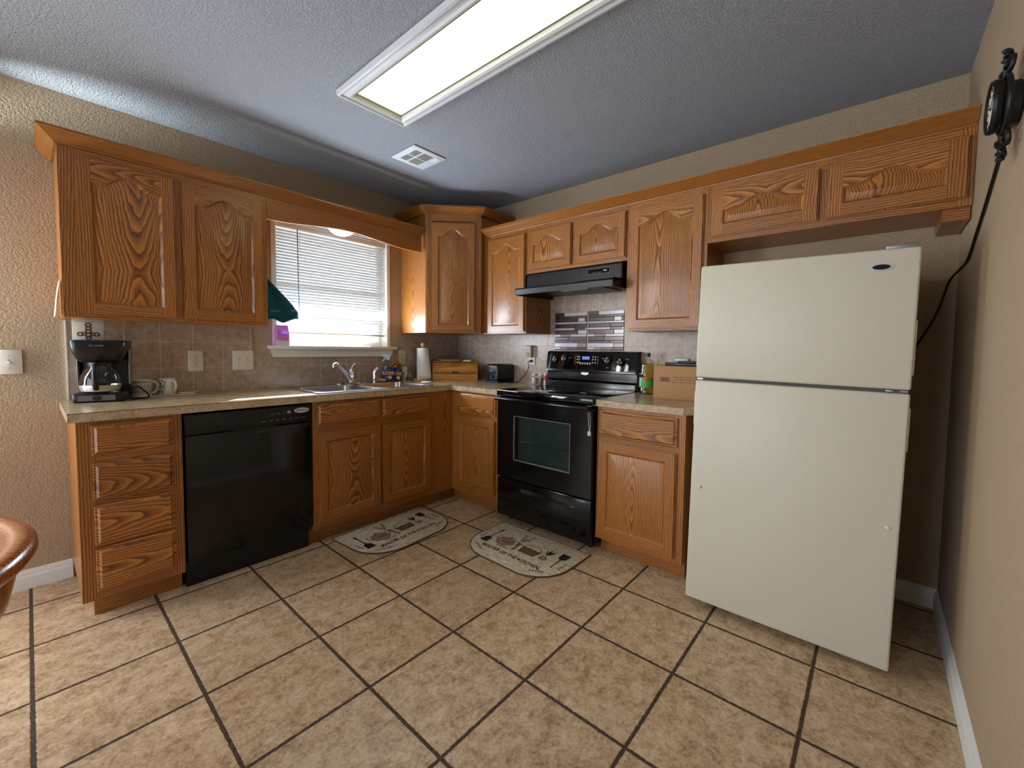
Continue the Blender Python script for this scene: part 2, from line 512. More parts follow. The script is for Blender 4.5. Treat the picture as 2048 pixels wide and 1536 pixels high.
def glass(name, col, rough=0.02, ior=1.45):
    mt, nt, bs = newmat(name)
    q = N(nt)
    tc = q.n('ShaderNodeTexCoord').outputs['Object']
    k = q.math('MULTIPLY_ADD', q.noise(tc, 20, 2), 0.04, 0.97)
    q.l(q.mix(1.0, col, q.comb(k, k, k), 'MULTIPLY'), bs.inputs['Base Color'])
    bs.inputs['Roughness'].default_value = rough
    bs.inputs['Transmission Weight'].default_value = 1.0
    bs.inputs['IOR'].default_value = ior
    return mt
def thin_glass(name, tint, fac):
    """clear pane: mostly lets light straight through, reflects a little"""
    mt, nt, bs = newmat(name)
    q = N(nt)
    tr = q.n('ShaderNodeBsdfTransparent'); tr.inputs[0].default_value = tint
    gl = q.n('ShaderNodeBsdfGlossy'); gl.inputs['Roughness'].default_value = 0.03
    fz = q.n('ShaderNodeFresnel'); fz.inputs[0].default_value = 1.45
    mx = q.n('ShaderNodeMixShader')
    ge = q.n('ShaderNodeNewGeometry')
    ff = q.math('MULTIPLY', q.math('MULTIPLY', fz.outputs[0], fac), q.math('SUBTRACT', 1.0, ge.outputs['Backfacing']))
    q.l(ff, mx.inputs[0]); q.l(tr.outputs[0], mx.inputs[1]); q.l(gl.outputs[0], mx.inputs[2])
    q.l(mx.outputs[0], nt.nodes['Material Output'].inputs['Surface'])
    return mt
PANE = thin_glass('window_glass', (0.95, 0.98, 1.0, 1), 1.0)
OVENGLASS = thin_glass('oven_window_glass', (0.62, 0.66, 0.65, 1), 1.2)
CLEAR = thin_glass('clear_glass', (0.90, 0.91, 0.90, 1), 1.6)
CLEARPL = thin_glass('clear_plastic', (0.86, 0.84, 0.80, 1), 1.3)
AMBER = thin_glass('amber_liquid', (0.86, 0.62, 0.28, 1), 1.2)
OIL = thin_glass('cooking_oil', (0.86, 0.76, 0.30, 1), 1.4)

def slatmat():
    mt, nt, bs = newmat('white_vinyl_slats')
    q = N(nt)
    d = q.n('ShaderNodeBsdfDiffuse'); d.inputs[0].default_value = (0.78, 0.79, 0.80, 1)
    t = q.n('ShaderNodeBsdfTranslucent'); t.inputs[0].default_value = (0.78, 0.80, 0.84, 1)
    mx = q.n('ShaderNodeMixShader'); mx.inputs[0].default_value = 0.15
    q.l(d.outputs[0], mx.inputs[1]); q.l(t.outputs[0], mx.inputs[2])
    q.l(mx.outputs[0], nt.nodes['Material Output'].inputs['Surface'])
    return mt
SLAT = slatmat()

def lensmat():
    mt, nt, bs = newmat('fluorescent_lens')
    q = N(nt)
    em = q.n('ShaderNodeEmission'); em.inputs[0].default_value = (1.0, 0.86, 0.40, 1); em.inputs[1].default_value = 0.34
    t = q.n('ShaderNodeBsdfTranslucent'); t.inputs[0].default_value = (0.95, 0.93, 0.86, 1)
    ad = q.n('ShaderNodeAddShader')
    q.l(em.outputs[0], ad.inputs[0]); q.l(t.outputs[0], ad.inputs[1])
    q.l(ad.outputs[0], nt.nodes['Material Output'].inputs['Surface'])
    return mt
LENS = lensmat()
def emit(name, col, s):
    mt, nt, bs = newmat(name)
    q = N(nt)
    em = q.n('ShaderNodeEmission'); em.inputs[0].default_value = col; em.inputs[1].default_value = s
    q.l(em.outputs[0], nt.nodes['Material Output'].inputs['Surface'])
    return mt
TUBE = emit('fluorescent_tube_glow', (1.0, 0.90, 0.58, 1), 4.4)

def matcloth():
    mt, nt, bs = newmat('woven_mat')
    q = N(nt)
    tc = q.n('ShaderNodeTexCoord').outputs['Object']
    mp = q.n('ShaderNodeMapping'); q.l(tc, mp.inputs[0]); mp.inputs['Scale'].default_value = (14, 190, 1)
    a = q.noise(mp.outputs[0], 1.0, 2)
    mp2 = q.n('ShaderNodeMapping'); q.l(tc, mp2.inputs[0]); mp2.inputs['Scale'].default_value = (260, 30, 1)
    b = q.noise(mp2.outputs[0], 1.0, 2)
    h = q.math('MULTIPLY_ADD', a, 0.6, q.math('MULTIPLY', b, 0.4))
    q.l(q.ramp(h, [(0.38, srgb(146, 130, 106)), (0.5, srgb(206, 194, 168)), (0.62, srgb(234, 226, 204))]), bs.inputs['Base Color'])
    bs.inputs['Roughness'].default_value = 0.95
    q.bump(h, 0.7, 0.003, bs)
    return mt
MAT = matcloth()
MATBIND = plain('mat_binding', srgb(84, 72, 58), 0.9)
MATBLACK = plain('mat_print_black', srgb(28, 25, 24), 0.95)
MATBROWN = plain('mat_print_brown', srgb(128, 92, 62), 0.95)
MATPINK = plain('mat_print_taupe', srgb(156, 124, 108), 0.95)
SIDING = plain('outside_siding', srgb(226, 230, 236), 0.7, var=0.03)
OUTGLASS = plain('outside_window_glass', srgb(170, 205, 225), 0.2)
OUTGROUND = plain('outside_ground', srgb(176, 172, 160), 0.9, var=0.2)

# ------------------------------------------------------------------ the room shell
ZC = 2.50
TY = -3.445
XL = -5.6
YB = -6.0
b = MB(); b.box(XL - .15, 0.15, YB, 0.15, -0.10, 0.0); tag(b.build('floor', FLOOR, smooth=False), kind='structure')
FX, FY, FLX, FLY = -1.596, -1.800, .1325, .630
b = MB()
b.box(XL - .15, FX - FLX, YB, 0.15, ZC, ZC + .12); b.box(FX + FLX, 0.15, YB, 0.15, ZC, ZC + .12)
b.box(FX - FLX, FX + FLX, YB, FY - FLY, ZC, ZC + .12); b.box(FX - FLX, FX + FLX, FY + FLY, 0.15, ZC, ZC + .12)
tag(b.build('ceiling', CEIL, smooth=False), kind='structure')
WX0, WX1, WZ0, WZ1 = -1.690, -0.815, 1.235, 2.118
b = MB()
b.box(XL, -4.65, 0, .14, 0, ZC); b.box(-4.65, -3.45, 0, .14, 0, .6); b.box(-4.65, -3.45, 0, .14, 2.12, ZC); b.box(-3.45, WX0 - .028, 0, .14, 0, ZC); b.box(WX1 + .028, .15, 0, .14, 0, ZC)
b.box(WX0 - .028, WX1 + .028, 0, .14, 0, WZ0 - .026); b.box(WX0 - .028, WX1 + .028, 0, .14, WZ1 + .028, ZC)
tag(b.build('wall_north', WALL, smooth=False), kind='structure')
b = MB(); b.box(0, .14, TY - .14, 0, 0, ZC); tag(b.build('wall_east', WALL, smooth=False), kind='structure')
b = MB(); b.box(-3.3, 0, TY - .14, TY, 0, ZC); tag(b.build('wall_south', WALL, smooth=False), kind='structure')
b = MB(); b.box(XL, -3.3, YB - .14, YB, 0, ZC); b.box(-3.3, -3.16, YB - .14, TY - .14, 0, ZC)
tag(b.build('wall_back', WALL, smooth=False), kind='structure')
# left wall with the opening of the glazed door
b = MB()
b.box(XL - .14, XL, YB, -2.6, 0, ZC); b.box(XL - .14, XL, -.5, .14, 0, ZC); b.box(XL - .14, XL, -2.6, -.5, 2.15, ZC)
tag(b.build('wall_west', WALL, smooth=False), kind='structure')
b = MB()
for y in (-2.6, -1.58, -.56): b.box(XL - .10, XL - .04, y, y + .06, 0, 2.15)
b.box(XL - .10, XL - .04, -2.6, -.5, 2.07, 2.15); b.box(XL - .10, XL - .04, -2.6, -.5, 0, .10)
d1 = tag(b.build('door_1', WHITE), kind='structure')
b = MB(); b.box(XL - .075, XL - .065, -2.56, -.54, .1, 2.07); b.build('door_glass', PANE, d1)

def baseboard(name, p0, p1, nrm):
    """profile swept from p0 to p1 in plan; nrm points into the room"""
    prof = [(0, 0), (.014, 0), (.014, .058), (.012, .066), (.009, .070), (.009, .078), (.005, .086), (.003, .094), (0, .096)]
    b = MB()
    L = []
    for p in (p0, p1):
        L.append([(p[0] + nrm[0] * a, p[1] + nrm[1] * a, z) for a, z in prof])
    b.loft(L)
    tag(b.build(name, WHITE), kind='structure')
baseboard('baseboard_north', (XL, 0), (-2.712, 0), (0, -1))
baseboard('baseboard_east', (0, -2.46), (0, TY), (-1, 0))
baseboard('baseboard_south', (0, TY), (-3.3, TY), (0, 1))

# tiled backsplash (structure): window wall steps round the window, stove wall runs up behind the hood
b = MB()
b.box(-2.700, -1.845, -.008, 0, .938, 1.362); b.box(-1.845, -.680, -.008, 0, .938, 1.172); b.box(-.680, 0, -.008, 0, .938, 1.362)
t1 = tag(b.build('trim_1', TILE_N, smooth=False), kind='structure')
b = MB(); b.box(-2.706, -2.700, -.0095, 0, .938, 1.35); b.build('tile_edge_bead', WHITE, t1)
b = MB(); b.box(-.008, 0, -1.135, -.008, .938, 1.362); b.box(-.008, 0, -1.955, -1.135, .60, 1.70); b.box(-.008, 0, -2.45, -1.955, .938, 1.362)
tag(b.build('trim_2', TILE_E, smooth=False), kind='structure')

# ------------------------------------------------------------------ kitchen window, blind, and what lies outside
b = MB()
t = .028
b.box(WX0 - t, WX0, -.006, .14, WZ0 - .026, WZ1 + t); b.box(WX1, WX1 + t, -.006, .14, WZ0 - .026, WZ1 + t); b.box(WX0, WX1, .075, .14, WZ0 - .026, WZ0)
b.box(WX0, WX1, -.006, .14, WZ1, WZ1 + t)
for x0, x1 in ((WX0, WX0 + .035), (WX1 - .035, WX1)): b.box(x0, x1, .075, .115, WZ0, WZ1)
b.box(WX0 + .035, WX1 - .035, .075, .115, WZ0, WZ0 + .035); b.box(WX0 + .035, WX1 - .035, .075, .115, WZ1 - .035, WZ1)
b.box(WX0 + .035, WX1 - .035, .085, .115, 1.655, 1.69)
win = tag(b.build('window_1', WHITE), kind='structure')
b = MB(); b.box(WX0 + .03, WX1 - .03, .096, .1, WZ0 + .03, WZ1 - .03); b.build('glass_pane', PANE, win)
b = MB(); b.rbox(WX0 - .06, WX1 + .075, -.045, .075, WZ0 - .026, WZ0, .005); b.build('sill', WHITE, win)
b = MB(); b.prism([(WX0 - .045, WZ0 - .026), (WX1 + .055, WZ0 - .026), (WX1 + .03, WZ0 - .082), (WX0 - .03, WZ0 - .082)], 'y', -.018, 0)
b.build('apron', WHITE, win)

bl = thing('window_blind', 'white horizontal slat blind drawn down over the window above the sink', 'blind', (-1.2525, .03, 2.09))
b = MB(); b.rbox(-.425, .425, -.018, .018, -.025, .022, .003); b.build('headrail', PLATE, bl)
b = MB()
nsl = 33
for i in range(nsl):
    z = -.042 - i * .0216
    a = math.radians(34)
    pts = []
    for k in range(5):
        s_ = (k - 2) / 2 * .0125
        cam_ = .0016 * (1 - ((k - 2) / 2) ** 2)
        pts.append((-s_ * math.cos(a) + cam_ * math.sin(a) * 0, s_ * math.sin(a) + cam_))
    v = []
    for x in (-.422, .422):
        for p in pts: v.append((x, p[0], z + p[1]))
    b.add(v, [(k, k + 1, k + 6, k + 5) for k in range(4)])
b.build('slats', SLAT, bl)
b = MB(); b.rbox(-.424, .424, -.012, .012, -.772, -.755, .003); b.build('bottom_rail', WHITE, bl)
for x in (-.265, .29):
    b = MB()
    for dy in (-.0135, .0135): b.tube([(x, dy, -.02), (x, dy, -.76)], .0011, 6)
    b.build('ladder_cord', PLATE, bl)
b = MB(); b.tube([(-.285, -.022, -.02), (-.283, -.025, -.35), (-.279, -.025, -.66)], .0035, 8); b.build('tilt_wand', plain('grey_wand', srgb(120, 130, 140), .3), bl)

b = MB()
for x0, x1 in ((-4.65, -4.60), (-4.075, -4.025), (-3.50, -3.45)): b.box(x0, x1, .05, .11, .6, 2.12)
b.box(-4.65, -3.45, .05, .11, .6, .65); b.box(-4.65, -3.45, .05, .11, 2.07, 2.12)
w2 = tag(b.build('added_window', WHITE), kind='structure')  # unseen window, added to give the fill lamp an opening
b = MB()
b.loft([[(-4.66 + .01 * i, .012 + .006 * math.sin(i * .9), z) for i in range(124)] + [(-3.43 - .01 * i, .016 + .006 * math.sin((123 - i) * .9), z) for i in range(124)] for z in (.58, 2.10)], True, True)
b.build('sun_block_sheet', PAPER, w2)  # unseen opaque sheet, added to stop the sun entering here

# neighbour's house and ground outside
b = MB()
for i in range(15):
    z = -.4 + i * .2
    b.prism([(3.6, z), (3.6, z + .2), (3.575, z)], 'x', -7, 6)
nb = tag(b.build('outside_house', SIDING), 'pale sided house wall seen through the blind slats', 'building')
for x in (-.25, 1.1, 2.3):
    b = MB(); b.box(x - .06, x + .86, 3.53, 3.58, .9, 2.5); fr = b.build('window', WHITE, nb)
    b = MB()
    for zz in (.97, 1.73):
        for k in range(3): b.box(x + .0 + k * .27, x + .25 + k * .27, 3.515, 3.53, zz, zz + .68)
    b.build('pane', OUTGLASS, fr)
b = MB(); b.box(-9, 8, .2, 9, -.4, -.3); tag(b.build('outside_ground', OUTGROUND), kind='structure')
b = MB(); b.box(-5, 4.5, .14, 1.70, 2.38, 2.50); tag(b.build('sun_block_slab', SIDING, smooth=False), kind='structure')  # unseen slab, added to keep direct sun off most of the blind

# ------------------------------------------------------------------ cabinet parts
def arch_loop(x0, x1, z0, z1, h, d, y, n=22, flat=.80):
    """closed outline: bottom edge, then the arched top; inset by d"""
    xc = (x0 + x1) / 2; half = (x1 - x0) / 2 - d
    P = [(xc - half, y, z0 + d), (xc + half, y, z0 + d)]
    for i in range(n + 1):
        uu = 1 - 2 * i / n
        a = abs(uu) / flat
        s_ = 0 if a >= 1 else .5 * (1 + math.cos(PI * a))
        P.append((xc + uu * half, y, z1 - d + h * s_))
    return P

def door(parent, x0, x1, z0, z1, yb, arch=0.0, sw=.055, rail_t=None, name='door'):
    """raised-panel door: yb is the plane it is fixed to, the front faces -y"""
    T = .020
    yf = yb - T
    rt_ = rail_t or sw
    b = MB()
    b.box(x0, x1, yb - .011, yb, z0, z1, grain='z')
    e = .006
    X0, X1, Z0, Z1 = x0 + e, x1 - e, z0 + e, z1 - e
    zt = z1 - rt_ - arch          # shoulder height of the panel opening
    px0, px1, pz0 = x0 + sw, x1 - sw, z0 + sw
    b.box(X0, px0, yf, yb - .011, Z0, Z1, grain='z')
    b.box(px1, X1, yf, yb - .011, Z0, Z1, grain='z')
    b.box(px0, px1, yf, yb - .011, Z0, pz0, grain='x')
    A = arch_loop(px0, px1, pz0, zt, arch, 0, yf)
    top = A[2:]                   # runs from right to left
    poly = [(p[0], p[2]) for p in reversed(top)] + [(px1, Z1), (px0, Z1)]
    b.prism(poly, 'y', yf, yb - .011, grain='x')
    L = [arch_loop(px0, px1, pz0, zt, arch, d, y) for d, y in ((0, yf), (.007, yf + .006), (.010, yf + .0085), (.014, yf + .0085), (.036, yf + .001))]
    b.loft(L, cap0=False, cap1=True, grain='z')
    return b.build(name, OAK, parent, ang=28)

def drawer(parent, x0, x1, z0, z1, yb, name='drawer'):
    T = .020
    b = MB()
    def R(d, y): return [(x0 + d, y, z0 + d), (x1 - d, y, z0 + d), (x1 - d, y, z1 - d), (x0 + d, y, z1 - d)]
    b.loft([R(0, yb), R(0, yb - .010), R(.004, yb - .012), R(.010, yb - .012), R(.018, yb - T)], grain='x')
    return b.build(name, OAK, parent, ang=20)

def carcass(parent, x0, x1, z0, z1, depth, openings=(), toe=False, sl=.038, sr=.038):
    """closed box with a face frame whose front is at y=-depth"""
    b = MB()
    f = .019
    for a0, a1, c0, c1 in ((x0, x0 + .016, z0, z1), (x1 - .016, x1, z0, z1), (x0 + .016, x1 - .016, z0, z0 + .016)):
        b.box(a0, a1, -depth + f, -.002, c0, c1, grain='z')
    b.box(x0 + .016, x1 - .016, -.008, -.002, z0 + .016, z1, grain='z')
    if not toe: b.box(x0 + .016, x1 - .016, -depth + f, -.008, z1 - .016, z1, grain='x')
    # face frame: stiles at the ends and between the openings, rails across
    b.box(x0, x0 + sl, -depth, -depth + f, z0, z1, grain='z')
    b.box(x1 - sr, x1, -depth, -depth + f, z0, z1, grain='z')
    b.box(x0 + sl, x1 - sr, -depth, -depth + f, z1 - .052, z1, grain='x')
    b.box(x0 + sl, x1 - sr, -depth, -depth + f, z0, z0 + .048, grain='x')
    for kind_, a, c, d in openings:
        if kind_ == 'v': b.box(a - .026, a + .026, -depth + .0006, -depth + f - .0006, max(c, z0 + .001), d, grain='z')
        else: b.box(c, d, -depth + .0003, -depth + f - .0003, a - .026, a + .026, grain='x')
    b.build('cabinet_body', OAK, parent, smooth=False)

RQ = -PI / 2   # things on the stove wall are turned so that their front faces the room
UD = .3235
BD = .62
# --- upper cabinets, window wall
t = thing('upper_cabinet', 'oak wall cabinet with two arched doors left of the window, above the coffee maker', 'cabinet', (-2.72, 0, 1.355))
carcass(t, 0, .867, 0, .79, UD, [('v', .435, .038, .745)], sl=.062)
door(t, .050, .420, .013, .750, -UD, .055)
door(t, .450, .843, .013, .750, -UD, .055)
# --- valance
b = MB()
prof = []
for i in range(41):
    x = -1.853 + i * (1.155 / 40)
    a = abs((x + 1.33) / .50)
    s_ = 0 if a >= 1 else .5 * (1 + math.cos(PI * a))
    prof.append((x, 2.008 + .038 * s_))
b.prism(prof + [(-.698, 2.142), (-1.853, 2.142)], 'y', -.325, -.305, grain='x')
tag(b.build('window_valance', OAK, smooth=False), 'oak valance board with a curved lower edge bridging over the window', 'valance')

def crown(name, pts, nrms, label, parent=None, z0=2.140, z1=2.197, out=.060):
    """moulding swept along plan points; nrms are the mitre offsets per unit of projection"""
    h = z1 - z0
    prof = [(0, z0), (.006, z0), (.008, z0 + .10 * h), (.016, z0 + .20 * h), (.022, z0 + .30 * h), (.044, z0 + .62 * h), (.050, z0 + .72 * h), (.056, z0 + .80 * h), (out, z0 + .84 * h), (out, z1), (0, z1)]
    b = MB()
    for i in range(len(pts) - 1):
        g = 'x' if abs(pts[i + 1][0] - pts[i][0]) > abs(pts[i + 1][1] - pts[i][1]) else 'y'
        L = [[(p[0] + n_[0] * a, p[1] + n_[1] * a, z) for a, z in prof] for p, n_ in ((pts[i], nrms[i]), (pts[i + 1], nrms[i + 1]))]
        b.loft(L, grain=g)
    o = b.build(name, OAK, parent, smooth=False)
    if label: tag(o, label, 'crown moulding')
    return o
crown('crown_molding', [(-2.722, -.003), (-2.722, -UD - .001), (-.698, -UD - .001)], [(-1, 0), (-1, -1), (0, -1)],
      'oak crown moulding along the top of the window-wall cabinet and valance')
crown('crown_molding', [(-UD - .001, -.698), (-UD - .001, TY + .002)], [(-1, 0), (-1, 0)],
      'long oak crown moulding along the top of the stove-wall cabinets')

# --- corner wall cabinet, taller, with a diagonal door
t = thing('corner_cabinet', 'tall diagonal oak corner wall cabinet with its own raised crown', 'cabinet', (0, 0, 1.355))
A_, B_ = .675, .355
TOPZ = .965
pl = [(-.002, -.002), (-A_, -.002), (-A_, -B_), (-B_, -A_), (-.002, -A_)]
b = MB()
b.add([(x, y, 0) for x, y in pl] + [(x, y, TOPZ) for x, y in pl],
      [(0, 1, 2, 3, 4), (5, 6, 7, 8, 9)] , grain='z')
for i in range(5):
    p, r_ = pl[i], pl[(i + 1) % 5]
    b.add([(p[0], p[1], 0), (r_[0], r_[1], 0), (r_[0], r_[1], TOPZ), (p[0], p[1], TOPZ)], [(0, 1, 2, 3)], grain='z')
b.build('cabinet_body', OAK, t, smooth=False)
dw = math.hypot(A_ - B_, A_ - B_)
Md = Matrix.Translation((-A_, -B_, 0)) @ Matrix.Rotation(-PI / 4, 4, 'Z')
b = MB()
for x0, x1 in ((0, .058), (dw - .058, dw)):
    b.box(x0, x1, -.019, 0, 0, TOPZ, grain='z', M=Md)
    xm = (x0 + x1) / 2
    for k in (-.011, 0, .011): b.box(xm + k - .0035, xm + k + .0035, -.0235, -.018, 0, TOPZ - .0, grain='z', M=Md)
b.box(.058, dw - .058, -.019, 0, TOPZ - .06, TOPZ, grain='x', M=Md); b.box(.058, dw - .058, -.019, 0, 0, .03, grain='x', M=Md)
b.build('face_frame', OAK, t, smooth=False)
dd = door(t, .050, dw - .050, .014, TOPZ - .075, -.019, .055, sw=.052)
dd.location = (-A_, -B_, 0); dd.rotation_euler = (0, 0, -PI / 4)
k45 = math.tan(PI / 8)
q_ = .0136
crown('crown', [(-A_ - q_, -.003), (-A_ - q_, -B_ - q_ * .4), (-B_ - q_ * .4, -A_ - q_), (-.003, -A_ - q_)], [(-1, 0), (-1, -k45), (-k45, -1), (0, -1)], None, t,
      z0=.957, z1=1.018, out=.052)

# --- upper cabinets, stove wall (local x runs to the right along the wall)
def east(name, label, cat, y, z, group=None):
    return thing(name, label, cat, (0, y, z), RQ, group)
t = east('upper_cabinet', 'narrow single-door oak wall cabinet between the corner cabinet and the range hood', 'cabinet', -.678, 1.350)
carcass(t, 0, .457, 0, .795, UD, sl=.07)
door(t, .057, .447, .010, .757, -UD, .055, sw=.05)
t = east('upper_cabinet', 'short two-door oak wall cabinet directly above the range hood', 'cabinet', -1.136, 1.797)
carcass(t, 0, .818, 0, .348, UD, [('v', .411, .038, .30)])
door(t, .020, .405, .020, .312, -UD, .048, sw=.05)
door(t, .426, .812, .020, .312, -UD, .048, sw=.05)
t = east('upper_cabinet', 'tall single-door oak wall cabinet right of the range hood, beside the fridge', 'cabinet', -1.955, 1.350)
carcass(t, 0, .480, 0, .795, UD)
door(t, .022, .460, .012, .757, -UD, .06)
t = east('upper_cabinet', 'wide low oak wall cabinet with two arched doors over the fridge', 'cabinet', -2.436, 1.830)
carcass(t, 0, 1.007, 0, .315, UD, [('v', .514, .038, .27)])
door(t, .016, .501, .028, .275, -UD, .050, sw=.06)
door(t, .530, .990, .028, .275, -UD, .050, sw=.06)
b = MB(); b.box(.925, 1.005, -.30, -.006, -.05, 0, grain='x'); b.build('mounting_cleat', OAK, t, smooth=False)

# --- base cabinets
t = thing('base_cabinet', 'narrow oak base cabinet with four stacked drawers under the coffee maker', 'cabinet', (-2.712, 0, .1))
carcass(t, 0, .360, 0, .798, BD, [('h', .63, .038, .322), ('h', .432, .038, .322), ('h', .238, .038, .322)], toe=True, sl=.06, sr=.05)
b = MB(); b.box(.04, .358, -BD + .075, -.01, -.1, 0, grain='x'); b.build('toe_kick', OAK, t, smooth=False)
for z0, z1 in ((.645, .780), (.445, .612), (.245, .423), (.040, .233)): drawer(t, .045, .325, z0, z1, -BD)

t = thing('base_cabinet', 'oak sink base cabinet with two doors and two false drawer fronts, right of the dishwasher', 'cabinet', (-1.722, 0, .1))
carcass(t, 0, 1.10, 0, .798, BD, [('v', .459, .0, .76), ('h', .624, .038, .86)], toe=True)
b = MB(); b.box(.86, 1.10, -BD - .0005, -BD + .019, 0, .798, grain='z'); b.build('corner_filler', OAK, t, smooth=False)
b = MB(); b.box(-.005, 1.175, -BD + .075, -.01, -.1, 0, grain='x'); b.build('toe_kick', OAK, t, smooth=False)
drawer(t, .025, .450, .645, .780, -BD, 'false_drawer_front'); drawer(t, .468, .880, .645, .780, -BD, 'false_drawer_front')
door(t, .025, .450, .047, .603, -BD, 0); door(t, .468, .880, .047, .603, -BD, 0)

t = east('base_cabinet', 'oak base cabinet with one drawer and one door between the corner and the stove', 'cabinet', -.622, .1)
carcass(t, 0, .527, 0, .798, BD, [('h', .618, .038, .49)], toe=True, sl=.08, sr=.052)
b = MB(); b.box(-.07, .527, -BD + .075, -.01, -.1, 0, grain='x'); b.build('toe_kick', OAK, t, smooth=False)
drawer(t, .065, .486, .633, .777, -BD); door(t, .065, .486, .047, .603, -BD, 0)

t = east('base_cabinet', 'oak base cabinet with one drawer and one door between the stove and the fridge', 'cabinet', -1.936, .1)
carcass(t, 0, .512, 0, .798, BD, [('h', .608, .038, .47)], toe=True, sr=.052)
b = MB(); b.box(0, .505, -BD + .075, -.01, -.1, 0, grain='x'); b.build('toe_kick', OAK, t, smooth=False)
drawer(t, .016, .474, .622, .775, -BD); door(t, .016, .474, .025, .592, -BD, 0)

# --- worktops
ZT = .938
TH = .040
t = thing('worktop', 'tan stone-look laminate L-shaped worktop around the sink and corner', 'worktop', (0, 0, ZT))
b = MB()
for x0, x1, y0, y1 in ((-2.736, -1.655, -.645, -.009), (-1.655, -.795, -.645, -.590), (-1.655, -.795, -.070, -.009), (-.795, -.009, -.645, -.009), (-.645, -.009, -1.152, -.645)):
    b.box(x0, x1, y0, y1, -TH, 0)
b.build('worktop_slab', COUNTER, t, smooth=False)
SEAM = plain('laminate_seam', srgb(70, 52, 38), .6)
b = MB(); b.box(-2.7365, -.646, -.6457, -.6445, -.0032, -.0008); b.box(-.6457, -.6445, -1.152, -.645, -.0032, -.0008); b.box(-2.7367, -2.7355, -.645, -.01, -.0032, -.0008)
b.build('edge_seam', SEAM, t, smooth=False)
t = thing('worktop', 'short tan laminate worktop between the stove and the fridge, under the carton', 'worktop', (0, -1.934, ZT))
b = MB(); b.prism([(-.009, 0), (-.645, 0), (-.645, -.508), (-.600, -.545), (-.009, -.545)], 'z', -TH, 0); b.build('worktop_slab', COUNTER, t, smooth=False)
b = MB(); b.box(-.6457, -.6445, -.508, -.002, -.0032, -.0008); b.build('edge_seam', SEAM, t, smooth=False)

# ------------------------------------------------------------------ dishwasher
t = thing('dishwasher', 'black built-in dishwasher between the drawer cabinet and the sink cabinet', 'dishwasher', (-2.349, 0, 0))
W_ = .622
b = MB(); b.box(.006, W_ - .006, -.585, -.03, .10, .880); b.build('tub_body', BLACKM, t, smooth=False)
b = MB(); b.rbox(.006, W_ - .006, -.628, -.585, .135, .780, .006); b.build('door_panel', BLACK, t)
b = MB(); b.rbox(.006, W_ - .006, -.634, -.585, .784, .886, .006); cp = b.build('control_panel', BLACKM, t)
b = MB()
b.lathe([(.001, -.001), (.042, -.001), (.042, .001), (.001, .001)], (.560, -.6345, .856), 'y', 28, sy=.36)
bd = b.build('badge', BADGE, cp)
b = MB(); b.text('Whirlpool', .015, Matrix.Translation((.560, -.6358, .856)) @ Matrix.Rotation(PI / 2, 4, 'X')); b.build('badge_lettering', SLOT, cp)
b = MB()
for k in range(6): b.box(.385 + k * .035, .403 + k * .035, -.6348, -.634, .812, .8145)
for k in range(4): b.box(.395 + k * .03, .412 + k * .03, -.6348, -.634, .848, .850)
b.box(.345, .37, -.6348, -.634, .810, .8125)
b.build('lettering', GREYMARK, cp)
b = MB(); b.lathe([(.001, 0), (.010, 0), (.010, .001), (.001, .001)], (.49, -.6348, .852), 'y', 16); b.build('button', GREYMARK, cp)
b = MB()
for k in range(9): b.box(.075 + k * .013, .084 + k * .013, -.6346, -.633, .862, .868)
b.build('vent_slots', SLOT, cp)
b = MB()
hp = [(.20 + .225 * i / 16, .781 - .026 * math.sin(PI * i / 16)) for i in range(17)]
b.prism(hp + [(.425, .783), (.20, .783)], 'y', -.6292, -.620); b.build('handle_recess', SLOT, t)
b = MB(); b.tube([(p[0], -.6295, p[1]) for p in hp], .0018, 6); b.build('handle_lip', BLACK, t)
b = MB(); b.box(.008, W_ - .008, -.575, -.50, .0, .13); b.build('toe_panel', BLACKM, t, smooth=False)

# ------------------------------------------------------------------ stove (local frame: x right along the wall, front -y)
t = east('stove', 'black freestanding electric stove with glass cooktop and oven window', 'stove', -1.158, 0)
W_ = .772
b = MB(); b.box(.004, W_ - .004, -.625, -.03, .045, .905); b.build('stove_body', BLACK, t, smooth=False)
for x in (.06, W_ - .06):
    for y in (-.56, -.1):
        b = MB(); b.lathe([(.018, 0), (.018, .045)], (x, y, 0), n=12); b.build('levelling_foot', BLACKM, t)
b = MB(); b.rbox(0, W_, -.672, -.075, .902, .942, .006); b.build('cooktop', BLACKG, t)
BURN = plain('burner_ring_print', srgb(52, 52, 54), .2)
for x, y, r in ((.20, -.50, .105), (.57, -.50, .085), (.20, -.22, .08), (.57, -.22, .105)):
    b = MB(); b.lathe([(r - .002, .9421), (r, .9421), (r, .9424), (r - .002, .9424)], (x, y, 0), n=48, cap=False); b.build('burner_mark', BURN, t)
# backguard
b = MB()
bp = [(-.012, .90), (-.100, .90), (-.098, .985), (-.072, 1.00), (-.072, 1.055), (-.095, 1.062), (-.075, 1.195), (-.066, 1.212), (-.05, 1.218), (-.012, 1.218)]
def yz(x, s_=1.0, dz=0): return [(x, p[0], p[1] + dz) for p in bp]
b.loft([yz(.004), yz(W_ - .004)])
bgd = b.build('backguard', BLACK, t, ang=30)
slope_a = math.atan2(.020, .133)
def onpanel(x, z, off=0.0):
    y = -.095 + (z - 1.062) * (.020 / .133)
    return Vector((x, y - off, z))
MP = lambda x, z, off: Matrix.Translation(onpanel(x, z, off)) @ Matrix.Rotation(PI / 2 - slope_a, 4, 'X')
b = MB(); b.loft([[tuple(onpanel(x, z, o)) for x, z in rrect(.03, W_ - .06, 1.078, 1.198, .012)] for o in (.0005, .0025)]); fp = b.build('control_fascia', BLACKG, bgd)
